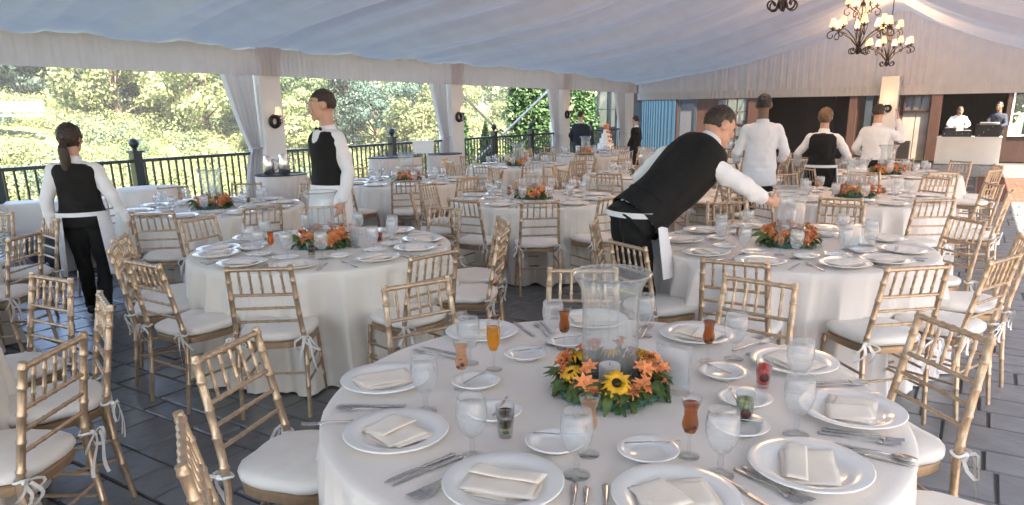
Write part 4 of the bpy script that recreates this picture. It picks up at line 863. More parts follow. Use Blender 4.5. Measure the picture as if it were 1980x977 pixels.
for key, T in TABS.items():
    cx, cyy = T['c']; dist = hypot(cx, cyy); nm = T['n']; near_ = dist < 10.8
    table(T['c'], T['lab'], T.get('white', False), jr.uniform(0, 6))
    sl_ = slots(T['c'], T['a']); G_ = 'gold banquet chairs around the tables'
    for a, s in zip(T['a'], sl_):
        ra = radians(a); R = (1.075 + jr.uniform(-.015, .025)) if (key, a) != ('front', -154) else 1.0; x, y = cx + R*cos(ra), cyy + R*sin(ra)
        rz = ra + pi/2 + jr.gauss(0, .06)
        if key == 'front' and a == 172: rz -= .12
        (CHN[jr.randrange(3)] if near_ else CHF).put((x, y, 0), rz, f'gold chair with ivory cushion at the {s} the {nm}' if not nm.startswith('table') else f'gold chair with ivory cushion at the {s} the {nm}', G_)
    if key == 'front': continue
    z = .7665
    for i, (a, s) in enumerate(zip(T['a'], sl_)):
        ra = radians(a); ux, uy = cos(ra), sin(ra); tx_, ty_ = -uy, ux
        P = lambda r, t_=0.0: (cx + ux*r + tx_*t_, cyy + uy*r + ty_*t_, z)
        PLATE.put(P(.72, jr.uniform(-.02, .02)), jr.uniform(0, 6), f'white dinner plate at the {s} the {nm}', 'dinner plates laid on the tables')
        p = P(.72); NAPS[jr.randrange(4)].put((p[0], p[1], z + .008), ra + pi/2 + jr.uniform(-.6, .6), f'cream napkin on the plate at the {s} the {nm}', 'folded cream napkins')
        GOB.put(P(.47 + jr.uniform(-.03, .05), .13 + jr.uniform(-.03, .03)), 0, f'misted water goblet at the {s} the {nm}', 'water goblets')
        if dist < 12.5:
            KNIFE.put(P(.72, .19), ra + pi/2 + jr.uniform(-.06, .06), f'steel knife at the {s} the {nm}', 'table knives')
            FORK.put(P(.72, -.19), ra + pi/2 + jr.uniform(-.06, .06), f'steel fork at the {s} the {nm}', 'table forks')
            BREAD.put(P(.47, -.12), 0, f'small bread plate at the {s} the {nm}', 'bread plates')
    kinds = FR.get(key, ['tea', 'gold', 'beige', 'orange'])
    for i, kd in enumerate(kinds):
        j = (i * 3 + 1) % len(T['a']); ra = radians(T['a'][j]); 
        DR[kd].put((cx + .40*cos(ra - .22 + .1*i), cyy + .40*sin(ra - .22 + .1*i), z), ra, f'{DN[kd]} at the {sl_[j]} the {nm}', 'coloured drinks')
    if key in ('corner', 'edge'): continue
    VASE.put((cx, cyy, z + .008), 0, f'tall clear glass hurricane vase on the {nm}', 'hurricane vases'); CANDLE.put((cx, cyy, z + .012), 0, f'white candle inside the vase on the {nm}', 'vase candles')
    WREATHF.put((cx, cyy, z), jr.uniform(-.5, .5) - pi/2 + atan2(cyy, cx), f'wreath of orange and yellow flowers on the {nm}', 'flower wreaths')
# front table, laid piece by piece
z = .7665; C0 = Vector((.30, 2.19)); N1 = 'front table'
SEAT = [('left', -.45, 2.33, 170), ('lower left', -.345, 1.90, 205), ('bottom left', -.03, 1.595, 241), ('bottom middle', .385, 1.515, 278), ('bottom right', .765, 1.655, 312), ('right', 1.035, 2.00, 346), ('upper right', 1.03, 2.44, 18), ('back right', .765, 2.79, 51), ('back, behind the vase', .36, 3.02, 83), ('back left', -.13, 2.87, 123)]
for i, (s, x, y, a) in enumerate(SEAT):
    ra = radians(a); PLATE.put((x, y, z), i*1.3, f'white dinner plate at the {s} of the {N1}', 'dinner plates laid on the tables')
    NAPS[(0, 1, 2, 3, 2, 3, 0, 1, 2, 1)[i]].put((x, y, z + .009), ra + pi/2 + (-.9, .35, .15, -1.6, .5, -.25, .2, .1, .3, .8)[i] + (0 if i != 3 else 1.6), f'folded cream napkin on the plate at the {s} of the {N1}', 'folded cream napkins', (1.05,)*3)
def cut(P_, x, y, deg, what, where, g): P_.put((x, y, z), radians(deg) - pi/2, f'steel {what} {where} of the {N1}', g)
KN, FK, SP = 'table knives', 'table forks', 'table spoons'
cut(KNIFE, -.47, 2.125, 176, 'knife', 'between the left and lower left plates', KN); cut(FORK, -.47, 2.095, 177, 'fork', 'between the left and lower left plates', FK)
cut(FORK, -.55, 2.0, 190, 'fork', 'just behind the lower left plate', FK)
cut(KNIFE, -.255, 1.70, 222, 'knife', 'nearest the lower left plate, lower left', KN); cut(KNIFE, -.235, 1.685, 222, 'second knife', 'beside its twin at the lower left', KN)
cut(FORK, -.195, 1.625, 228, 'fork', 'left of the bottom left plate', FK); cut(FORK, -.175, 1.61, 229, 'second fork', 'touching the bottom left plate', FK)
cut(KNIFE, .135, 1.49, 262, 'knife', 'right of the bottom left plate', KN); cut(SPOON, .165, 1.485, 262, 'spoon', 'between the two bottom plates', SP)
cut(FORK, .215, 1.49, 263, 'fork', 'left of the bottom middle plate', FK)
cut(KNIFE, .575, 1.54, 298, 'knife', 'right of the bottom middle plate', KN); cut(FORK, .635, 1.575, 301, 'fork', 'left of the bottom right plate', FK); cut(FORK, .66, 1.585, 301, 'second fork', 'beside its twin near the bottom right plate', FK)
cut(KNIFE, .965, 1.725, 325, 'knife', 'right of the bottom right plate', KN); cut(SPOON, .985, 1.745, 326, 'spoon', 'right of the bottom right plate', SP)
cut(FORK, .985, 1.83, 334, 'fork', 'between the bottom right and right plates', FK); cut(FORK, 1.005, 1.85, 334, 'second fork', 'touching the right plate', FK)
cut(KNIFE, 1.10, 2.165, 357, 'knife', 'behind the right plate', KN); cut(FORK, 1.10, 2.235, 2, 'fork', 'between the right and upper right plates', FK); cut(FORK, 1.10, 2.26, 3, 'second fork', 'touching the upper right plate', FK)
cut(KNIFE, 1.0, 2.62, 30, 'knife', 'behind the upper right plate', KN); cut(FORK, .955, 2.67, 32, 'fork', 'right of the back right plate', FK)
cut(FORK, .575, 2.89, 66, 'fork', 'left of the back right plate', FK); cut(FORK, .55, 2.90, 67, 'second fork', 'beside its twin right of the vase', FK)
cut(FORK, .125, 2.93, 106, 'fork', 'left of the plate behind the vase', FK); cut(KNIFE, .15, 2.95, 105, 'knife', 'left of the plate behind the vase', KN)
cut(KNIFE, -.28, 2.66, 147, 'knife', 'between the left and back left plates', KN); cut(FORK, -.31, 2.62, 149, 'fork', 'between the left and back left plates', FK); cut(KNIFE, .045, 2.95, 112, 'knife', 'right of the back left plate', KN)
BP = [(.115, 1.815, 170, 'bread plate before the bottom left plate'), (.365, 1.755, 5, 'bread plate before the bottom middle plate'), (.05, 2.57, 20, 'bread plate left of the vase'), (-.13, 2.29, 60, 'bread plate behind the foremost left goblet'), (.74, 2.34, 118, 'bread plate right of the glass frame'), (.74, 2.10, 85, 'bread plate between the red and green tumblers'), (.66, 1.90, 165, 'bread plate under the green tumbler'), (-.06, 2.03, 75, 'bread plate near the dark layered drink'), (.22, 2.72, 20, 'bread plate peeking out behind the wreath')]
for i, (x, y, d, l) in enumerate(BP):
    BREAD.put((x, y, z), i, f'small {l} on the {N1}', 'bread plates')
    KNIFE.put((x + .03*sin(i), y + .035, z + .022), radians(d) - pi/2, f'butter knife laid across the {l}'.replace('bread plate', 'bread plate,', 0), 'table knives', (.72,)*3)
GP = [(-.28, 2.085, 'leftmost'), (-.115, 1.765, 'lower left'), (.16, 1.655, 'bottom centre'), (.53, 1.645, 'bottom right'), (.815, 1.87, 'right'), (.945, 2.19, 'upper right'), (.835, 2.52, 'back right'), (.55, 2.82, 'vase-side'), (.165, 2.74, 'back left'), (-.165, 2.52, 'far left')]
for x, y, s in GP: GOB.put((x, y, z), 0, f'misted goblet of iced water, {s} one on the {N1}', 'water goblets')
for kd, x, y, l in (('mimosa', -.07, 2.45, 'flute of orange juice left of the sunflowers on the front table'), ('beige', -.175, 2.27, 'curvy glass of rose drink behind the left goblets on the front table'), ('tea', .205, 2.67, 'curvy glass of amber drink left of the vase on the front table'),
    ('tea', .73, 2.50, 'curvy glass of amber drink before the back right plate'), ('tea', .475, 1.75, 'curvy glass of amber drink beside the bottom right goblet'), ('beige', .205, 1.77, 'curvy glass of rose drink directly before the sunflower wreath'),
    ('red', .845, 2.235, 'small tumbler of red drink with dark fruit on front table'), ('green', .69, 1.95, 'small tumbler of pale green drink with dark fruit slice'), ('brown', -.025, 1.89, 'small tumbler of dark layered drink with mint, front table')):
    DR[kd].put((x, y, z), -.2, l, 'coloured drinks')
VASE.put((.325, 2.235, z + .02), 0, 'large clear hurricane vase in the sunflower wreath, front table', 'hurricane vases'); CANDLE.put((.325, 2.235, z + .035), 0, 'white candle inside the large vase on the front table', 'vase candles')
WREATH.put((.325, 2.225, z), 0.0, 'lush wreath of sunflowers and orange lilies on the front table', 'flower wreaths', (1.05,)*3)
t = thing('card_stand', 'clear acrylic card frame with white card beside the sunflower wreath', 'frame', (.535, 2.215, z), -.62)
part('acrylic_plate', MB().box((-.062, -.006, 0), (.062, -.003, .165)).box((-.062, .003, 0), (.062, .006, .165)), GLASST, t, False); part('card', MB().box((-.05, -.001, .02), (.05, .001, .15)), PAPER, t, False); part('foot', MB().box((-.062, -.03, 0), (.062, .03, .004)), GLASST, t, False)
for sx in (-1, 1):
    for zz in (.012, .153): part('screw', MB().ell((sx*.053, -.008, zz), (.004, .003, .004), 8, 5), STEEL, t)
KIDS.pop(t.name, None); bpy.context.view_layer.update()
for nm_, x, y in (("striding waiter's table", -1.12, 5.0), ("stooping waiter's table", 2.25, 4.6), ("central table", TABS['middle']['c'][0] - .3, TABS['middle']['c'][1] - .1), ("first pillar's table", TABS['first']['c'][0] + .3, TABS['first']['c'][1])):
    dup(t, (x, y, z), -.5 + x*.3, f'clear acrylic card frame beside the flowers on the {nm_}', 'acrylic card frames')
for nm_, x, y in (('stooping waiter\'s table', 2.36, 4.78), ('raised-hand man\'s table', TABS['dj']['c'][0] + .3, TABS['dj']['c'][1] - .15)):
    b_ = thing('white_pail', f'small white pail beside the flowers on the {nm_}', 'pail', (x, y, z)); part('body', MB().lathe([(.045, 0), (.062, .12), (.065, .125), (.060, .12), (.044, .006)], 18, c0=True, c1=True), PAINTW, b_); part('handle', MB().tube([(.062*cos(a), 0, .12 + .05*sin(a)) for a in [pi*i/8 for i in range(9)]], .002, 5), STEEL, b_)
# ------------------------------------------------------------------ drink stations by the railing
def station(x, y, rz, L, label, urn):
    t = thing('service_table', label, 'table', (x, y, 0), rz, 'service tables by the railing')
    part('skirt', pleats(0, 2*pi, .04, lambda a: .01, lambda a: .86, .015, .2, 6, lambda a, o, zz: ((L/2 + o)*cos(a), (.27 + o)*sin(a), zz), 5, .4), CLOTHW, t, 'all')
    part('tray', MB().lathe([(.02, .862), (.97, .862), (1.03, .87), (1.04, .882), (1.02, .882), (.96, .868)], 32, c0=True, c1=True), RAILM, t).scale = (L/2, .29, 1)
    return t
t = station(-3.3, 10.35, .5, .72, 'white skirted stand with dark tray of pitchers by the railing', True)
for i, (dx, h) in enumerate(((-.17, .26), (.05, .28))):
    p = thing('steel_pitcher', ('shorter', 'taller')[i] + ' steel water pitcher on the dark tray by the railing', 'pitcher', (-3.3 + dx, 10.35, .874)); part('body', MB().lathe([(.07, 0), (.08, .02), (.075, h*.7), (.06, h), (.056, h), (.07, h*.7)], 18, c0=True), STEEL, p); part('handle', MB().tube([(.07, 0, .05), (.13, 0, .08), (.13, 0, h*.75), (.065, 0, h*.85)], .009, 6), STEEL, p)
t = station(-2.25, 14.2, .55, 1.1, 'white skirted stand with dark blue tray right of the striding waiter', True)
t = station(-1.35, 15.0, .55, .75, 'white skirted stand with black tray beside the second curtain', True)
bk = thing('white_box', 'white box standing behind the vase on the far service table', 'box', (-1.75, 14.75, .91)); part('body', MB().box((-.2, -.1, 0), (.2, .1, .22)), PAINTW, bk, False); part('lid', MB().box((-.21, -.11, .222), (.21, .11, .25)), PAINTW, bk, False)
t = thing('cocktail_table', 'small white clothed table against the white counter by the ponytailed waitress', 'table', (-4.35, 8.55, 0), 0); part('tablecloth', MB().rings([[Vector(((r + .03*t_*sin(9*a))*cos(a), (r + .03*t_*sin(9*a))*sin(a), zz)) for a in [2*pi*k/72 for k in range(72)]] for r, zz, t_ in ((.05,.88,0),(.38,.88,0),(.40,.87,0),(.42,.6,.6),(.43,.3,1),(.44,.01,1))], c1=False), CLOTHW, t, 'all'); part('tabletop', MB().lathe([(.02,.85),(.37,.85),(.37,.874),(.02,.874)], 24, c0=True, c1=True), BEIGE, t)
# wedding cake on its own table
cx_, cy_ = 2.32, 17.4
t = thing('cake_table', 'small white clothed table under the wedding cake', 'table', (cx_, cy_, 0)); part('tablecloth', MB().rings([[Vector(((r + .03*t_*sin(11*a))*cos(a), (r + .03*t_*sin(11*a))*sin(a), zz)) for a in [2*pi*k/72 for k in range(72)]] for r, zz, t_ in ((.05,.76,0),(.48,.76,0),(.5,.75,0),(.52,.4,.8),(.54,.01,1))], c1=False), CLOTHW, t, 'all'); part('tabletop', MB().lathe([(.02,.73),(.47,.73),(.47,.754),(.02,.754)], 24, c0=True, c1=True), BEIGE, t)
t = thing('wedding_cake', 'tiered white wedding cake with orange flowers near the suited man', 'cake', (cx_, cy_, .765))
part('cake_stand', MB().lathe([(.1,0),(.24,.01),(.25,.03),(.02,.035)], 24, c0=True, c1=True), CHINA, t)
zz = .036
for r, h in ((.20, .13), (.15, .12), (.105, .11), (.065, .09)):
    part('tier', MB().lathe([(r, 0), (r + .006, .012), (r, .02), (r, h - .012), (r - .01, h), (.01, h)], 28, (0, 0, zz), c0=True), CHINA, t)
    f = MB(); rn = random.Random(int(r*1000))
    for k in range(4):
        a = -1.2 + .9*k + rn.uniform(-.2, .2); f.ell(((r + .01)*cos(a), (r + .01)*sin(a), zz + h*.3*rn.random() + .03), (.035, .035, .03), 8, 6)
    part('flowers', f, PETALO, t); zz += h + .001
f = MB(); rn = random.Random(5)
for k in range(7): f.ell((.04*cos(k), .04*sin(k), zz + .03 + .012*k), (.04, .04, .04), 8, 6)
part('top_flowers', f, PETALO, t)
# DJ booth
dj = TE('dj_table', 'long white draped DJ table in the dark opening at right', 'table', 16.35, 9.3)
dmb = MB(); n = 60
for s0, (xa, ya, xb, yb) in enumerate(((0, 0, 1.58, 0), (0, .8, 0, 0), (1.58, 0, 1.58, .8))):
    rows = []
    for i in range(n + 1):
        t_ = i / n
        for zz in (.02, .4, .765): rows.append((xa + (xb-xa)*t_ + (.01*sin(25*t_)*(.8-zz) if s0 else 0), ya + (yb-ya)*t_ + (0 if s0 else .018*sin(14*t_ + 2*sin(5*t_))*(.9-zz) ), zz))
    dmb.add(rows, [(i*3+j, (i+1)*3+j, (i+1)*3+j+1, i*3+j+1) for i in range(n) for j in range(2)])
part('tablecloth', dmb, CLOTH, dj, 'all'); part('tabletop', MB().box((-.01, -.01, .767), (1.59, .81, .785)), CLOTH, dj, False)
o_ = W(16.35, 9.3); 
def DJT(name, label, cat, dx, dy, zz): return thing(name, label, cat, W(16.35 + dy, 9.3 + dx, zz), ROT)
e = DJT('dj_mixer', 'black DJ mixer and decks in front of the man in white shirt', 'mixer', .1, .12, .786)
part('case', MB().box((0, 0, 0), (.74, .42, .16)), BLACKP, e, False); part('case', MB().box((.04, .04, .161), (.34, .4, .24)), BLACKP, e, False)
for k in range(2): part('platter', MB().lathe([(.14, 0), (.15, .01), (.14, .02), (.01, .022)], 20, (.2 + .36*k, .22, .242 if k == 0 else .162), c0=True), GREYP, e)
for k in range(5): part('knob', MB().lathe([(.015, 0), (.012, .02), (.002, .021)], 8, (.06 + .15*k, -.001, .08), c0=True), STEEL, e, rot=None)
e = DJT('equipment_rack', 'tall black sound equipment rack with pale top on the DJ table', 'rack', .92, .12, .786)
part('case', MB().box((0, .02, 0), (.6, .45, .34)), BLACKP, e, False)
for k in range(4): part('panel', MB().box((.03, .008, .02 + .08*k), (.57, .018, .085 + .08*k)), IRON, e, False); part('knob', MB().ell((.1 + .1*k, .004, .05 + .08*k), (.012, .008, .012), 8, 5), STEEL, e)
part('mixer_top', MB().box((.08, .06, .342), (.55, .4, .40)), GREYP, e, False)
# ------------------------------------------------------------------ people
WRINK = bpy.data.textures.new('cloth_folds', 'CLOUDS'); WRINK.noise_scale = .11; WRINK.noise_depth = 2
HAIRT = bpy.data.textures.new('hair_tufts', 'CLOUDS'); HAIRT.noise_scale = .022; HAIRT.noise_depth = 2
def remesh(mb, name, mats, vox, smooth_it=4, fac=.5, wr=0.0):
    me = mb.mesh(name + '_raw', mats, 'all'); o = bpy.data.objects.new('tmp', me); COL.objects.link(o)
    m1 = o.modifiers.new('r', 'REMESH'); m1.mode = 'VOXEL'; m1.voxel_size = vox; m1.use_smooth_shade = True
    if smooth_it: m2 = o.modifiers.new('s', 'SMOOTH'); m2.iterations = smooth_it; m2.factor = fac
    if wr: m3 = o.modifiers.new('d', 'DISPLACE'); m3.texture = WRINK; m3.strength = wr; m3.mid_level = .45; m3.texture_coords = 'LOCAL'
    dg = bpy.context.evaluated_depsgraph_get(); ev = o.evaluated_get(dg); me2 = bpy.data.meshes.new_from_object(ev)
    bpy.data.objects.remove(o); bpy.data.meshes.remove(me); me2.name = name
    if not len(me2.materials):
        me2.materials.append(mats)
    me2.polygons.foreach_set('use_smooth', [True] * len(me2.polygons)); return me2
V = Vector
class Fig:
    def __init__(s, H, **k):
        # local frame: +x the person's right, +y forward, z up; k overrides any joint in metres
        h = H; s.H = H; s.wide = k.pop('wide', 1.0)
        J = dict(hip=(0, 0, .53*h), chest=(0, -.01, .70*h), neck=(0, -.015, .815*h), head=(0, .015, .925*h))
        for n, x in (('L', -1), ('R', 1)):
            J.update({n+'sh': (x*.100*h, -.015, .778*h), n+'el': (x*.145*h, -.03, .63*h), n+'wr': (x*.15*h, .03, .48*h), n+'hp': (x*.052*h, 0, .51*h), n+'kn': (x*.057*h, .015, .285*h), n+'an': (x*.06*h, -.02, .045*h), n+'hd': None})
        J.update(k); s.J = {a: (V(b) if b is not None else None) for a, b in J.items()}
        s.lat = V(k.get('lat', (1, 0, 0))).normalized(); s.face = V(k.get('face', (0, 1, 0))).normalized(); s.headup = V(k.get('headup', (0, 0, 1))).normalized()
    def spine(s, t):
        a, b, c = s.J['hip'], s.J['chest'], s.J['neck']
        return a.lerp(b, t*2) if t < .5 else b.lerp(c, t*2 - 1)
    def torso_rings(s, off, t0=-.1, t1=1.0, shoulder=1.0, n=22, female=False, wide=1.0):
        h = s.H; rs = []; K = [(-.8, .108, .082), (-.12, .098, .066), (0, .100, .068), (.18, .092, .062), (.35, .088, .060), (.55, .098, .066), (.75, .104, .068), (.88, .100, .060), (.96, .078, .048), (1.0, .045, .038), (1.06, .034, .034)]
        if female: K = [(a, b*(.97 if a < .1 else .86 if a < .5 else .88), c*.93) for a, b, c in K]
        ts = [t0 + (t1 - t0) * i / 18 for i in range(19)]
        for t in ts:
            for (a, ra, rb), (b, sa, sb) in zip(K, K[1:]):
                if t <= b or b == K[-1][0]:
                    q = max(0, min(1, (t - a) / (b - a))); rx, ry = ra + (sa-ra)*q, rb + (sb-rb)*q; break
            if t > .8: rx *= 1 - (1 - shoulder) * min(1, (t - .8) / .1)
            p = s.spine(max(t, 0)) if t >= 0 else s.J['hip'] + (s.J['hip'] - s.J['chest']) * (-t) * .9
            ax = (s.spine(min(1, t + .05)) - s.spine(max(0, t - .05))).normalized(); lat = (s.lat - ax * s.lat.dot(ax)).normalized(); fr = ax.cross(lat)
            rx, ry = (rx*h*wide*s.wide + off), (ry*h*s.wide + off)
            rs.append([p + lat * rx * cos(2*pi*k/n) + fr * ry * sin(2*pi*k/n) * (1.0 if sin(2*pi*k/n) > 0 else .92) for k in range(n)])
        return rs
    def head(s, mb):
        J = s.J; h = s.H; c = J['head']; f = (s.face - s.headup * s.face.dot(s.headup)).normalized(); x = f.cross(s.headup); R = Matrix((x, f, s.headup)).transposed(); s.HR = R; k = h / 1.75 * 1.09
        mb.ell(c + R @ V((0, -.008*k, .018*k)), (.073*k, .092*k, .092*k), 18, 14, M=R); mb.ell(c + R @ V((0, .028*k, -.045*k)), (.056*k, .062*k, .068*k), 14, 10, M=R); mb.ell(c + R @ V((0, .064*k, -.092*k)), (.030*k, .026*k, .024*k), 10, 8, M=R)
        mb.cap(c + R @ V((0, .086*k, .006*k)), c + R @ V((0, .104*k, -.026*k)), .008*k, .0115*k, 8); mb.ell(c + R @ V((0, .085*k, .028*k)), (.05*k, .014*k, .012*k), 10, 6, M=R)
        mb.ell(c + R @ V((0, .086*k, -.062*k)), (.026*k, .012*k, .011*k), 10, 6, M=R)
        for sx in (-1, 1): mb.ell(c + R @ V((sx*.076*k, -.008*k, -.008*k)), (.011*k, .02*k, .032*k), 8, 8, M=R); mb.ell(c + R @ V((sx*.042*k, .066*k, -.025*k)), (.022*k, .02*k, .02*k), 8, 6, M=R)
        mb.cap(J['neck'] + (J['neck'] - J['chest']).normalized() * -.03, c + R @ V((0, -.018*k, -.05*k)), .058*k, .052*k, 12)
    def hand(s, mb, side):
        J = s.J; k = s.H / 1.75; wr = J[side+'wr']; el = J[side+'el']; d = (J[side+'hd'] - wr).normalized() if J[side+'hd'] else (wr - el).normalized(); sx = 1 if side == 'R' else -1
        out = V(s.J.get(side+'palm') or (-sx, 0.15, 0)); pal = (out - d * out.dot(d)).normalized(); w_ = d.cross(pal)          # pal: palm normal, w_: across the knuckles
        if w_.dot(V((0, 1, 0))) < 0: w_ = -w_
        mb.ell(wr + d*.045*k, (.040*k, .016*k, .048*k), 12, 8, M=Matrix((w_, pal, d)).transposed())
        curl = s.J.get('curl', V((.35, 0, 0))).x
        for i, (o, L) in enumerate(((.030, .070), (.010, .080), (-.010, .074), (-.029, .058))):
            b = wr + d*.085*k + w_*o*k; L *= k; d1 = (d*cos(curl*.6 + .05*i) + pal*sin(curl*.6 + .05*i)).normalized(); d2 = (d*cos(curl*1.5 + .08*i) + pal*sin(curl*1.5 + .08*i)).normalized()
            mb.cap(b, b + d1*L*.5, .0092*k, .0085*k, 8); mb.cap(b + d1*L*.5, b + d1*L*.5 + d2*L*.5, .0085*k, .007*k, 8)
        b = wr + d*.03*k + w_*.032*k; t1 = (d*.7 + w_*.75 + pal*.25).normalized(); t2 = (d*.95 + w_*.25 + pal*.3).normalized()
        mb.cap(b, b + t1*.038*k, .012*k, .0105*k, 8); mb.cap(b + t1*.038*k, b + t1*.038*k + t2*.03*k, .0105*k, .0085*k, 8)
    def body(s, skin, vox):
        J = s.J; k = s.H / 1.75; mb = MB(); s.head(mb); mb.rings(s.torso_rings(-.012, -.12, 1.0))
        for n in 'LR':
            mb.cap(J[n+'sh'] * .85 + J['chest'] * .15, J[n+'el'], .036*k, .036*k, 12); mb.cap(J[n+'el'], J[n+'wr'], .035*k, .026*k, 12); s.hand(mb, n)
            mb.cap(J['hip'].lerp(J[n+'hp'], .9), J[n+'kn'], .075*k, .052*k, 12); mb.cap(J[n+'kn'], J[n+'an'], .050*k, .036*k, 12); mb.cap(J[n+'an'] + V((0, -.02, -.02)), J[n+'an'] + V((0, .15*k, -.035)), .03*k, .024*k, 10)
        return remesh(mb, 'person', skin, vox, 3)
def person(label, loc, yaw, fig, skin=SKIN, vox=.012, shirt=None, vest=None, trousers=BLACKC, apron=None, jacket=None, hair=HAIRB, style='short', female=False, group=None, skirt_shirt=False, tie_=None, vox_c=.016):
    J = fig.J; h = fig.H; k = h / 1.75
    me = fig.body(skin, vox); o = part('person', me, None); o.location = loc; o.rotation_euler = (0, 0, yaw); tag(o, label, 'person', group)
    top = jacket or shirt; wd = 1.0
    mb = MB(); lo_t = -.75 if (skirt_shirt or jacket) else -.08
    mb.rings(fig.torso_rings(.014 if not jacket else .024, lo_t, 1.0, female=female, wide=wd))
    thick = 1.16 if jacket else 1.1
    for n in 'LR':
        mb.cap(J[n+'sh'] * .93 + J['chest'] * .07, J[n+'el'], .055*k*thick, .051*k*thick, 12)
        cuff = J[n+'el'].lerp(J[n+'wr'], fig.J.get('sleeve', V((.9, 0, 0))).x); mb.cap(J[n+'el'], cuff, .052*k*thick, .038*k*thick, 12)
        d = (cuff - J[n+'el']).normalized(); mb.tube([cuff - d*.045, cuff + d*.012], .042*k*thick, 14)
        mid = J[n+'sh'].lerp(J[n+'el'], .55); mb.ell(mid + V((0, -.006, -.012)), (.056*k, .06*k, .07*k), 10, 8); mid2 = J[n+'el'].lerp(cuff, .45); mb.ell(mid2 + V((0, 0, -.012)), (.05*k, .054*k, .06*k), 10, 8)
    part('shirt' if not jacket else 'jacket', remesh(mb, 'shirt', top, vox_c, 4, wr=.030), None, o)
    nk = J['neck']; up_ = (J['head'] - nk).normalized(); x_ = fig.lat; y_ = up_.cross(x_)
    part('collar', MB().rings([[nk + up_*zz + (x_*cos(a)*(.066+q) + y_*sin(a)*(.066+q))*k for a in [2*pi*i/20 for i in range(20)]] for zz, q in ((-.02, .012), (.012, .006), (.034, 0), (.036, -.006), (.0, -.004))], c0=False, c1=False), shirt or top, o, 'all')
    if vest:
        rs = fig.torso_rings(.034 if fig.wide == 1 else .052, -.02, .985, shoulder=.84 if fig.wide == 1 else .9, female=female, n=28)
        for ri, ring in enumerate(rs):
            t_ = -.02 + 1.005 * ri / 18; cc = sum(ring, V()) / 28
            for q in range(28):
                w2 = max(0, sin(2*pi*q/28)) ** (40 - 32 * smooth01((t_ - .66) / .32)) * smooth01((t_ - .66) / .14)
                ring[q] = ring[q].lerp(cc, .40 * w2)
        part('vest', MB().rings(rs[:-1] + [[p.lerp(sum(rs[-1], V()) / 28, .25) for p in rs[-1]]], c0=False, c1=False), vest, o, 'all')
        bk = [min(ring, key=lambda p: (p - s_).dot(V((-fig.lat.y, fig.lat.x, 0)))) for ring, s_ in ((r_2, sum(r_2, V()) / 28) for r_2 in rs)]
        part('back_seam', MB().tube([p_ + V((fig.lat.y, -fig.lat.x, 0)) * .001 for p_ in bk[1:-2]], .0028, 5), vest, o, 'all')
        r4 = rs[4]; st_ = [r4[q % 28] for q in range(16, 27)]; part('waist_strap', MB().tube(st_, .007, 6), vest, o, 'all')
    mb = MB(); mb.rings(fig.torso_rings(.0 if (skirt_shirt or jacket) else .019, -.3, .02, female=female))
    for n in 'LR':
        mb.cap(J['hip'].lerp(J[n+'hp'], .92), J[n+'kn'], .092*k, .066*k, 14); mb.cap(J[n+'kn'], J[n+'an'] + V((0, 0, .01)), .066*k, .056*k, 14)
    part('trousers', remesh(mb, 'trousers', trousers, vox_c, 4, wr=.022), None, o)
    if apron:
        rs = fig.torso_rings(.030, -.02, .10, n=40); b = rs[0]; c = J['hip']; rows = []; idx = list(range(-6, 27)); nr = 14
        a0, a1 = fig.J.get('apron', V((-30, 210, .48)))[:2]; Lh = fig.J.get('apron', V((-30, 210, .48))).z
        for j in range(nr + 1):
            t_ = j / nr
            for i in range(41):
                a = radians(a0 + (a1 - a0) * i / 40); rx, ry = .100*h*fig.wide + .034 + .05*t_, .068*h*fig.wide + .034 + .07*t_ + .012*sin(7*a)*t_
                rows.append(c + fig.lat*cos(a)*rx + V((-fig.lat.y, fig.lat.x, 0))*sin(a)*ry + V((0, 0, .035 - Lh*t_)) + (J['Lkn'] + J['Rkn'] - c*2 - V((0, 0, (J['Lkn'] + J['Rkn'] - c*2).z)))*.35*t_)
        part('apron', MB().add(rows, [(j*41+i, j*41+i+1, (j+1)*41+i+1, (j+1)*41+i) for j in range(nr) for i in range(40)]), apron, o, 'all')
        part('apron_band', MB().rings([[c + fig.lat*cos(a)*(.100*h*fig.wide + .037) + V((-fig.lat.y, fig.lat.x, 0))*sin(a)*(.068*h*fig.wide + .037) + V((0, 0, zz)) for a in [2*pi*i/40 for i in range(40)]] for zz in (.02, .055)], c0=False, c1=False), apron, o, 'all')
    for n in 'LR':
        a = J[n+'an']; part('shoe', MB().rings([[a + V((w_*cos(t_), y, zz + hh*sin(t_))) for t_ in [2*pi*i/12 for i in range(12)]] for y, w_, hh, zz in ((-.075,.02,.02,-.03),(-.06,.036,.036,-.02),(0,.04,.045,-.012),(.06,.042,.034,-.026),(.13,.046,.026,-.034),(.18,.036,.02,-.038),(.2,.012,.008,-.045))]), SHOE, o, 'all')
    # face pieces and hair
    c = J['head']; R = fig.HR; k = k * 1.09
    for sx in (-1, 1):
        part('eye', MB().ell(c + R @ V((sx*.030*k, .067*k, .010*k)), (.0095*k,)*3, 8, 6), EYEW, o, 'all')
        part('iris', MB().ell(c + R @ V((sx*.030*k, .0745*k, .010*k)), (.0055*k, .004*k, .0055*k), 8, 5), HAIRK, o, 'all'); part('eyebrow', MB().cap(c + R @ V((sx*.046*k, .074*k, .032*k)), c + R @ V((sx*.016*k, .086*k, .034*k)), .0035*k, .0045*k, 6), hair, o, 'all')
    part('lips', MB().ell(c + R @ V((0, .088*k, -.06*k)), (.021*k, .007*k, .006*k), 10, 6, M=R), LIPS, o, 'all')
    hm = MB(); n1, n2 = 28, 18; S = {'short': (.079, .098, .099), 'crop': (.077, .096, .096), 'long': (.088, .106, .106), 'cap': (.080, .1, .1)}[style]; pts = {}
    rows = []
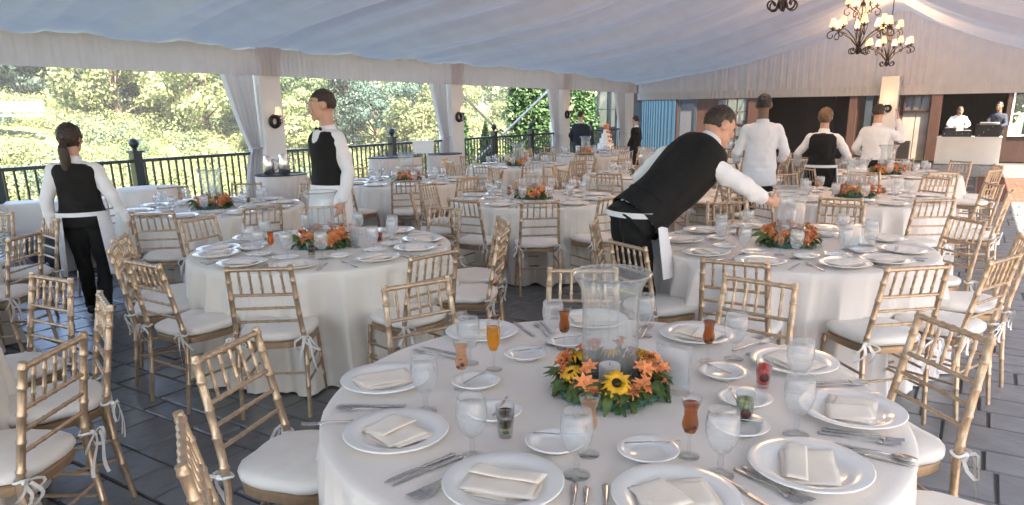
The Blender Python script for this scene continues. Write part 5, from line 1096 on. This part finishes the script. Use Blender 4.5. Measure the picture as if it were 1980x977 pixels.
    for j in range(n2 + 1):
        for i in range(n1):
            th = pi * j / n2; a = 2*pi*i/n1; d = V((sin(th)*cos(a), sin(th)*sin(a), cos(th)))
            # hairline: forehead in front, nape behind
            q = 1 + .03*sin(9*a)*sin(6*th); rows.append(c + R @ V((0, -.008*k, .018*k)) + R @ V((d.x*S[0]*k*q, d.y*S[1]*k*q, d.z*S[2]*k*q)))
    def keep(j, i):
        th = pi * (j + .5) / n2; a = 2*pi*(i + .5)/n1; y = sin(th)*sin(a); zz = cos(th); x = abs(sin(th)*cos(a))
        if style == 'long': return y < .35 and zz > -.85 or zz > .35 or (y < .62 and zz > -.2 and x > .6)
        return zz > (.33 if y > .45 else -.05 + .3*max(0, y) if y > -.25 else -.52)
    hm.add(rows, [(j*n1+i, (j+1)*n1+i, (j+1)*n1+(i+1) % n1, j*n1+(i+1) % n1) for j in range(n2) for i in range(n1) if keep(j, i)])
    ho = part('hair', hm, hair, o, 'all')
    md = ho.modifiers.new('thick', 'SOLIDIFY'); md.thickness = .012; md.offset = -1; sd = ho.modifiers.new('sub', 'SUBSURF'); sd.levels = sd.render_levels = 2; dd = ho.modifiers.new('d', 'DISPLACE'); dd.texture = HAIRT; dd.strength = .016; dd.texture_coords = 'LOCAL'
    if style == 'long' and female and fig.J.get('pony') is not None:
        b = c + R @ V((0, -.10*k, -.03*k)); pm = MB().ell(b, (.03, .03, .03), 12, 8); pm.tube([b, b + V((0, -.035, -.05)), b + V((.005, -.03, -.13)), b + V((.0, -.02, -.22)), b + V((.008, -.015, -.29))], [.024, .038, .042, .034, .008], 12); part('ponytail', remesh(pm, 'ponytail', hair, .008, 2), None, o)
        part('hair_tie', MB().tube([b + V((.026*cos(a), -.03, -.045 + .026*sin(a))) for a in [2*pi*i/10 for i in range(11)]], .006, 6), PAPER, o)
    if tie_ == 'bow':
        part('bow_tie', MB().ell(nk + V((-.03, .075, .0))*k, (.03, .01, .018), 8, 6).ell(nk + V((.03, .075, 0))*k, (.03, .01, .018), 8, 6).ell(nk + V((0, .08, 0))*k, (.01, .012, .012), 8, 6), BLACKC, o)
    return o
G_ = 'waiting staff in black vests'
# ponytailed waitress walking away, left
h = 1.66; person('waitress with ponytail and black vest walking away by the railing', (-3.63, 6.0, 0), .30, Fig(h, Lel=(-.235, -.05, 1.04), Lwr=(-.24, .02, .80), Rel=(.25, -.06, 1.05), Rwr=(.33, .0, .84), Lkn=(-.08, .10, .47), Lan=(-.08, .12, .075), Rkn=(.09, .04, .46), Ran=(.10, -.20, .12), pony=(1, 0, 0), face=(.35, 1, 0), apron=(-50, 230, .52), sleeve=(.95, 0, 0)), SKIN, .010, SHIRT, BLACKC, apron=SHIRT, style='long', female=True, group=G_)
# striding waiter
h = 1.92; person('tall waiter in black vest and white apron striding past the first pillar', (-1.66, 6.6, 0), 2.3, Fig(h, Lel=(-.27, -.05, 1.19), Lwr=(-.25, .03, .93), Rel=(.27, -.07, 1.19), Rwr=(.27, .0, .92), Lkn=(-.1, .14, .54), Lan=(-.1, .16, .09), Rkn=(.1, .0, .54), Ran=(.1, -.2, .12), face=(.45, .8, -.2), apron=(-70, 250, .62)), SKIN, .009, SHIRT, BLACKC, apron=SHIRT, hair=HAIRB, style='crop', group=G_, tie_='bow')
# stooping waiter reaching for the vase; local +x = his right, +y = forward
yaw = radians(22) - pi/2
def ST(x, y, z_):  # world -> local of the stooping waiter
    d = V((x - .80, y - 4.62, z_)); return V((d.x*cos(-yaw) - d.y*sin(-yaw), d.x*sin(-yaw) + d.y*cos(-yaw), d.z))
fg = Fig(1.86, wide=1.07, hip=ST(.82, 4.63, 1.0), chest=ST(1.07, 4.70, 1.20), neck=ST(1.33, 4.80, 1.475), head=ST(1.405, 4.85, 1.575), Rsh=ST(1.25, 4.58, 1.385), Lsh=ST(1.07, 4.95, 1.40), Rel=ST(1.50, 4.56, 1.20), Rwr=ST(1.70, 4.64, 1.09), Rhd=ST(1.82, 4.72, 1.07), Lel=ST(.93, 5.06, 1.22), Lwr=ST(1.0, 5.12, 1.02), Lhd=None,
    Lhp=ST(.76, 4.74, .96), Rhp=ST(.80, 4.54, .96), Lkn=ST(.82, 4.75, .52), Rkn=ST(.88, 4.52, .52), Lan=ST(.78, 4.76, .085), Ran=ST(.84, 4.50, .085), lat=(1, 0, 0), face=(.10, 1, -.55), headup=(0, .45, 1), curl=(.75, 0, 0), Rpalm=(-1, .2, 0), sleeve=(.72, 0, 0), apron=(5, 150, .40))
person('waiter in black vest stooping to reach the vase on a table', (.80, 4.62, 0), yaw, fg, SKIN, .008, SHIRT, BLACKC, apron=SHIRT, hair=HAIRB, style='crop', group=G_, vox_c=.013)
# man in the white coat, back to us
h = 1.86; person('man in long white coat seen from behind before the french window', (3.05, 8.75, 0), -.30, Fig(h, Lel=(-.27, -.02, 1.17), Lwr=(-.27, .16, 1.04), Rel=(.28, -.02, 1.17), Rwr=(.24, .17, 1.06)), SKIND, .012, SHIRTG, None, hair=HAIRK, style='crop', skirt_shirt=True)
h = 1.68; person('waitress with light brown hair in black vest seen from behind, arms out', (4.15, 9.55, 0), -.45, Fig(h, Lel=(-.30, .02, 1.08), Lwr=(-.30, .18, .93), Rel=(.31, .0, 1.06), Rwr=(.22, .18, .96), face=(.1, 1, -.1), apron=(-20, 200, .4)), SKIN, .012, SHIRT, BLACKC, apron=SHIRT, hair=HAIRR, style='long', female=True, group=G_)
h = 1.72; person('man in white shirt raising his right hand under the glowing sconce', (5.45, 10.75, 0), -.5, Fig(h, Lel=(-.26, .0, 1.08), Lwr=(-.2, .18, .98), Rel=(.34, .08, 1.20), Rwr=(.26, .16, 1.50), Rhd=(.24, .17, 1.62), face=(.2, 1, 0)), SKIN, .012, SHIRT, None, hair=HAIRB, style='short')
h = 1.70; person('man in dark suit standing with his back turned beside the third pillar', (1.86, 18.9, 0), -.25, Fig(h, Lel=(-.26, -.02, 1.08), Lwr=(-.2, .12, .92), Rel=(.26, -.02, 1.08), Rwr=(.2, .12, .92), face=(.4, 1, 0)), SKIN, .016, SHIRT, None, jacket=NAVYC, trousers=NAVYC, hair=HAIRK, style='crop', vox_c=.02)
h = 1.56; person('woman in black standing by the tent corner near the wedding cake', (3.24, 18.6, 0), .9, Fig(h, face=(.2, 1, 0), Lwr=(-.2, .1, .8), Rwr=(.2, .1, .8)), SKIN, .016, SHIRT, None, jacket=BLACKC, hair=HAIRK, style='short', female=True, vox_c=.02)
p = W(17.25, 9.72); h = 1.72; person('man in white shirt leaning over the DJ decks', p, pi + ROT + .15, Fig(h, chest=(0, .08, 1.18), neck=(0, .20, 1.36), head=(0, .29, 1.52), Lsh=(-.18, .17, 1.31), Rsh=(.18, .17, 1.31), Lel=(-.26, .32, 1.12), Lwr=(-.15, .50, 1.06), Rel=(.26, .32, 1.12), Rwr=(.15, .5, 1.06), face=(-.3, 1, -.5)), SKIND, .014, SHIRT, None, hair=HAIRK, style='crop', vox_c=.018)
p = W(17.2, 10.72); h = 1.76; person('man in dark shirt standing behind the equipment rack', p, pi + ROT - .2, Fig(h, Lel=(-.24, .1, 1.1), Lwr=(-.15, .36, 1.08), Rel=(.24, .1, 1.1), Rwr=(.15, .36, 1.08), face=(.2, 1, -.3)), SKIND, .014, NAVYC, None, hair=HAIRK, style='crop', vox_c=.018)
# ------------------------------------------------------------------ air: thin even haze round the whole scene
HZ = bpy.data.materials.new('thin_haze'); HZ.use_nodes = True; n = HZ.node_tree; n.nodes.remove(n.nodes['Principled BSDF'])
pv = n.nodes.new('ShaderNodeVolumePrincipled'); pv.inputs['Color'].default_value = (.93, .96, 1, 1); pv.inputs['Density'].default_value = 0.0007; pv.inputs['Anisotropy'].default_value = .2
n.links.new(pv.outputs[0], n.nodes['Material Output'].inputs['Volume'])
hz = part('haze', MB().box((-420, -520, -7.2), (420, 720, 32)), HZ, None, False, loc=W(0, 0), rot=(0, 0, ROT)); hz['kind'] = 'stuff'
cy.volume_bounces = 1
